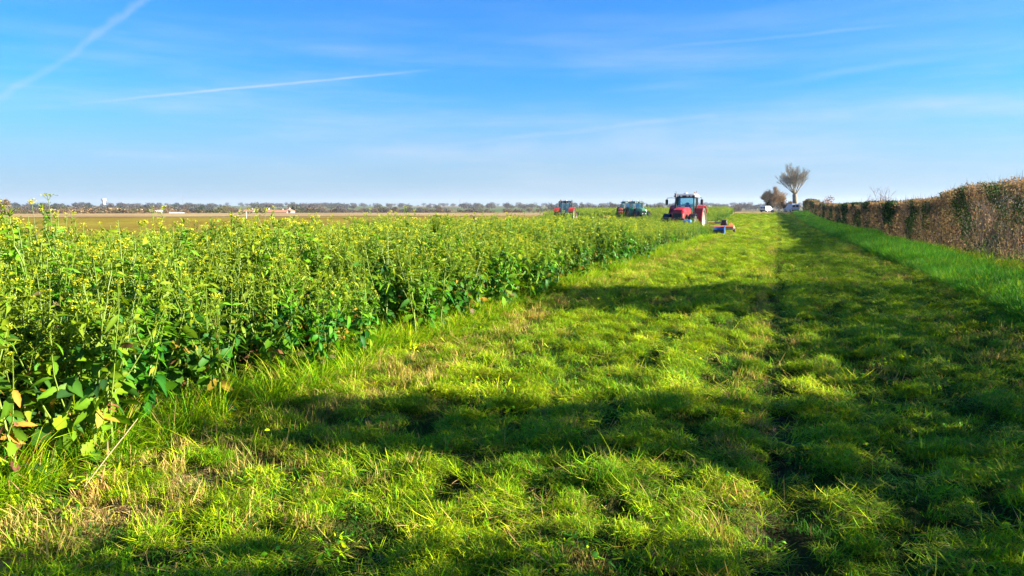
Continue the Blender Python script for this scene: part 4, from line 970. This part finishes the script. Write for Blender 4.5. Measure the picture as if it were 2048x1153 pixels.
        # front apron of the fender
        f.hexa([(min(x0, x1), yr - R0 - .06, RR - .15), (max(x0, x1), yr - R0 - .06, RR - .02), (max(x0, x1), yr - R0 + .02, RR - .02), (min(x0, x1), yr - R0 + .02, RR - .15), (min(x0, x1), yr - R0 * .78 - .05, RR + .68), (max(x0, x1), yr - R0 * .78 - .05, RR + .68), (max(x0, x1), yr - R0 * .78 + .05, RR + .68), (min(x0, x1), yr - R0 * .78 + .05, RR + .68)])
        fo = obj('fender', f, paint, o)
        tl = MB(); tl.box((s * 1.05, yr + R0 * .82, RR + .62), (.22, .06, .10), b=.015); obj('tail_light', tl, M_AMBER, fo)
        ff = MB(); n = 7; vv = []; fc = []
        for i, a in enumerate(np.linspace(R(25), R(150), n)):
            y, z = yf - math.cos(a) * (FR + .08), FR + math.sin(a) * (FR + .08); vv += [(s * .70, y, z), (s * 1.17, y, z), (s * .70, y, z + .03), (s * 1.17, y, z + .03)]
        for i in range(n - 1): b0 = i * 4; fc += [[b0, b0 + 1, b0 + 5, b0 + 4], [b0 + 2, b0 + 6, b0 + 7, b0 + 3], [b0, b0 + 4, b0 + 6, b0 + 2], [b0 + 1, b0 + 3, b0 + 7, b0 + 5]]
        ff.add(vv, fc); obj('mudguard', ff, M_BLACK, o)
        # mirrors
        mr = MB(); mr.tube([(s * .68, 0, 2.66), (s * 1.05, -.18, 2.68), (s * 1.30, -.22, 2.66), (s * 1.31, -.22, 2.55)], .02, 5); mr.box((s * 1.31, -.22, 2.36), (.20, .09, .40), b=.03)
        mo = obj('mirror', mr, M_BLACK, o); gl = MB(); gl.box((s * 1.31, -.168, 2.36), (.16, .012, .34)); obj('mirror_glass', gl, M_MIRR, mo)
        stp = MB()
        for i in range(3): stp.box((s * .86, -.05 - i * .02, .55 + i * .24), (.30, .32, .03))
        stp.box((s * .99, -.05, .85), (.03, .03, .7)); obj('step', stp, M_BLACK, o)
    if exhaust:
        e = MB(); e.tube([(-.60, -.32, 1.15), (-.60, -.32, 1.9), (-.60, -.32, 2.75), (-.63, -.30, 2.92), (-.70, -.26, 3.0)], [.085, .085, .055, .055, .05], 8); obj('exhaust', e, M_BLACK, o)
    # inside the cab
    st = MB(); st.box((0, .85, 1.5), (.5, .5, .16), b=.05); st.box((0, 1.10, 1.85), (.48, .14, .62), b=.05); st.box((0, 1.11, 2.24), (.26, .10, .18), b=.04); obj('seat', st, M_BLACK, o)
    sw = MB(); sw.tube([(0, -.05, 1.25), (0, .22, 1.70)], .035, 6); th = np.linspace(0, 6.283, 17); sw.tube([(.21 * math.cos(a), .22 + .21 * math.sin(a) * .75, 1.72 + .21 * math.sin(a) * .6) for a in th], .02, 5, cap=False)
    sw.box((0, -.02, 1.50), (.42, .2, .5), b=.06); obj('steering_wheel', sw, M_BLACK, o)
    return o

TR_Y = 57.0
p = on_ground(1369, 56.5); front = tractor('red tractor with pale roof coming along the crop edge towards the camera, nearest tractor', p, R(-5.5), M_RED, M_ROOFW, M_RIMR)
# rear tractor seen from behind, two green ones beyond it
p = on_ground(1133, 98); t2 = tractor('dusty red tractor with black roof driving away in the crop, seen from behind', p, math.pi + YAW + R(-14), M_RED2, M_BLACK, M_RIMR)
p = on_ground(1257, 118); t3 = tractor('green tractor with dark cab, the one beside the red implement', p, YAW + R(10), M_GREEN, mat_plain('dark_green_roof', (.03, .18, .15), .4), M_RIMD)
p = on_ground(1276, 112); t4 = tractor('green tractor with orange wheel rims overlapping its green neighbour', p, YAW + R(12), M_GREEN, mat_plain('teal_green_roof', (.04, .22, .17), .4), mat_plain('orange_rim', (.65, .20, .05), .5))

def front_mower():
    g = on_ground(1378, 52.2); o = empty('front_mower', g); tag(o, 'blue flail mower with black side guard carried on the front of the near red tractor', 'mower')
    b = MB(); b.prism([(-.42, .24), (.42, .24), (.45, .42), (.2, .60), (-.2, .60), (-.48, .42)], -1.35, 2.36); obj('housing', b, M_BLUE, o)
    c = MB(); c.box((-.25, .15, .96), (.9, .55, .26), b=.10); c.tube([(-.25, .2, 1.0), (-.25, 1.4, .95)], .07, 6); obj('gearbox_cover', c, M_LBLUE, o)
    e = MB(); e.prism([(-.52, .10), (.5, .10), (.5, .48), (.25, .66), (-.25, .66), (-.56, .44)], 2.36, 2.44); obj('end_plate', e, M_BLUE, o)
    e = MB(); e.prism([(-.5, .20), (.5, .20), (.5, 1.22), (-.5, 1.22)], -1.85, -1.28); e.box((-.9, 0, 1.12), (1.2, .8, .12)); obj('side_guard', e, M_BLACK, o)
    e = MB(); e.box((.6, -.50, .20), (3.5, .03, .34)); obj('rubber_curtain', e, M_BLACK, o)
    r = MB(); r.lathe([(-1.2, .11), (2.38, .11)], (0, .42, .13), 'x', 12); r.lathe([(2.1, .16), (2.40, .16), (2.40, 0)], (0, -.38, .16), 'x', 12); obj('roller', r, M_BLACK, o)
front_mower()
def rear_mower():
    g = on_ground(1432, 58.0); o = empty('offset_mower', g); tag(o, 'orange offset mower deck with black and grey fittings trailing at the red tractor\'s side', 'mower')
    d = MB(); d.prism([(-.85, .36), (.8, .36), (.8, .50), (.55, .60), (-.6, .60), (-.85, .50)], -1.0, 1.35); obj('deck', d, M_ORANGE, o)
    s = MB(); s.box((.15, -.88, .40), (2.4, .04, .24)); s.box((1.37, 0, .38), (.04, 1.6, .22)); obj('skirt', s, mat_plain('worn_grey_skirt', (.34, .29, .22), .7, dirt=.4), o)
    m = MB(); m.lathe([(-.18, 0), (-.18, .20), (.18, .20), (.22, .12), (.22, 0)], (.62, -.1, .82), 'x', 12); m.box((.62, -.1, .66), (.5, .5, .14), b=.03); obj('gearbox', m, M_BLACK, o)
    a = MB(); a.tube([(-1.8, .5, .72), (-1.0, .2, .78), (.6, -.05, .80)], [.07, .07, .06], 8); a.tube([(-1.6, .2, .95), (-1.1, .1, .85)], .10, 8); obj('drive_arm', a, M_GREYM, o)
    p_ = MB(); p_.lathe([(-.22, .11), (.22, .11)], (-.3, -.1, .80), 'x', 10); obj('shaft_guard', p_, mat_plain('yellow_guard', (.75, .62, .10), .5), o)
    h = MB(); h.box((-.75, .1, .76), (.4, .5, .26), b=.05); obj('headstock', h, M_GREYM, o)
    w = MB(); w.lathe([(-.09, 0), (-.09, .17), (-.05, .20), (.05, .20), (.09, .17), (.09, 0)], (1.42, -.55, .20), 'x', 14); obj('wheel', w, M_TYRE, o)
    st = MB(); st.add([(1.0, -.5, .60), (1.34, -.3, .60), (1.30, .5, .60), (.95, .5, .60), (1.02, .2, .80), (1.15, .2, .80)], [[0, 1, 5, 4], [1, 2, 5, 5][:3], [2, 3, 4, 5], [3, 0, 4, 4][:3]] if False else [[0, 1, 5], [0, 5, 4], [1, 2, 5], [2, 3, 4], [2, 4, 5], [3, 0, 4]]); obj('corner_guard', st, M_ORANGE, o)
rear_mower()
def side_implement():
    g = on_ground(1241, 116); o = empty('red_implement', g, YAW); tag(o, 'dark red and black implement beside the left of the two green tractors', 'machine')
    b = MB(); b.box((0, .2, 1.75), (.55, .7, .30), b=.06); b.box((0, .2, 1.35), (.75, .7, .22), b=.05); obj('hopper', b, M_RED2, o)
    f = MB(); f.box((0, .2, 1.12), (.6, .6, .3), b=.05); f.tube([(-.7, 0, 1.0), (.2, 0, 1.05)], .06, 6); f.tube([(.1, 0, 1.1), (.12, -.1, .0)], .12, 8); obj('frame', f, M_BLACK, o)
side_implement()
def trailed_roller():
    g = on_ground(1208, 104); o = empty('orange_implement', g, YAW); tag(o, 'low orange curved implement half hidden in the crop between the tractors', 'machine')
    b = MB(); n = 9
    b.tube([(-.75 + 1.5 * i / (n - 1), 0, .55 + .32 * math.sin(math.pi * i / (n - 1))) for i in range(n)], .10, 7); obj('hoop', b, mat_plain('pale_orange_paint', (.60, .30, .12), .6, dirt=.3), o)
    f = MB(); f.box((0, .2, .45), (1.5, .5, .3), b=.05); obj('frame', f, M_GREYM, o)
trailed_roller()

# ================================================================== VANS
def van(label, loc, rz, Lg, h, w, paint=None):
    o = empty('parked_van', loc, rz); tag(o, label, 'van')
    m = MB(); hl = Lg / 2
    side = [(-hl, .35), (-hl, .95), (-hl * .93, h * .5), (-hl * .62, h * .55), (-hl * .30, h * .94), (-hl * .1, h), (hl * .92, h), (hl, h * .93), (hl, .35)]
    n = len(side); v = []; 
    for sx in (-1, 1):
        for y, z in side: v.append((sx * w / 2 * (.86 if z > h * .7 else 1), y, z))
    m.add(v, [[i, (i + 1) % n, (i + 1) % n + n, i + n] for i in range(n)]); m.add(v[:n], [list(range(n))[::-1]]); m.add(v[n:], [list(range(n))])
    obj('body', m, paint or M_WVAN, o)
    q = MB(); a, b = (-hl * .60, h * .58), (-hl * .33, h * .90); q.add([(-w * .42, a[0] - .03, a[1]), (w * .42, a[0] - .03, a[1]), (w * .38, b[0] - .03, b[1]), (-w * .38, b[0] - .03, b[1])], [[0, 1, 2, 3]]); obj('windscreen', q, M_WIN, o)
    for s in (-1, 1):
        q = MB(); q.add([(s * (w * .475), -hl * .42, h * .60), (s * (w * .475), -hl * .02, h * .60), (s * (w * .45), -hl * .02, h * .86), (s * (w * .45), -hl * .24, h * .86)], [[0, 1, 2, 3]]); obj('side_window', q, M_WIN, o)
        q = MB(); q.box((s * w * .21, hl + .01, h * .72), (w * .34, .02, h * .26)); obj('rear_window', q, M_WIN, o)
        q = MB(); q.box((s * w * .45, hl + .01, h * .42), (.12, .03, .35)); obj('tail_light', q, M_RED, o)
        for y in (-hl * .62, hl * .62):
            t = MB(); t.lathe([(-.1, .18), (-.11, .30), (0, .33), (.11, .30), (.1, .18)], (0, 0, 0), 'x', 16); wo = obj('wheel', t, M_TYRE, o); wo.location = (s * (w / 2 - .08), y, .33)
            rm = MB(); rm.lathe([(s * .10, .19), (s * .09, 0)], (0, 0, 0), 'x', 12); obj('rim', rm, M_RIMR, wo)
    bm_ = MB(); bm_.box((0, hl + .03, .45), (w * .95, .1, .2), b=.03); bm_.box((0, -hl - .03, .45), (w * .95, .1, .22), b=.03); obj('bumper', bm_, M_BLACK, o)
    return o
van('white van parked in sun at the end of the strip below the rounded tree', on_ground(1533, 184), R(150), 3.5, 1.5, 1.65)
van('pale van parked in shade against the hedge, taller one, seen from its back end', on_ground(1583, 184), R(202), 4.4, 2.05, 1.95, mat_plain('shaded_white_paint', (.36, .43, .54), .35, dirt=.1))  # white van: its bluish shade is put into the paint colour

# ================================================================== HAZE
def build_haze():
    m, t = new_mat('haze_air'); L = t.links.new
    v = N(t, 'ShaderNodeVolumePrincipled'); v.inputs['Color'].default_value = (.80, .88, 1, 1); v.inputs['Density'].default_value = 0.00009; v.inputs['Anisotropy'].default_value = .2
    o = N(t, 'ShaderNodeOutputMaterial'); L(v.outputs[0], o.inputs['Volume'])
    b = MB(); b.box((0, 0, 15), (9800, 9800, 76)); h = obj('haze', b, m); tag(h, None, None, None, 'stuff')
HAZE = True
if HAZE: build_haze()
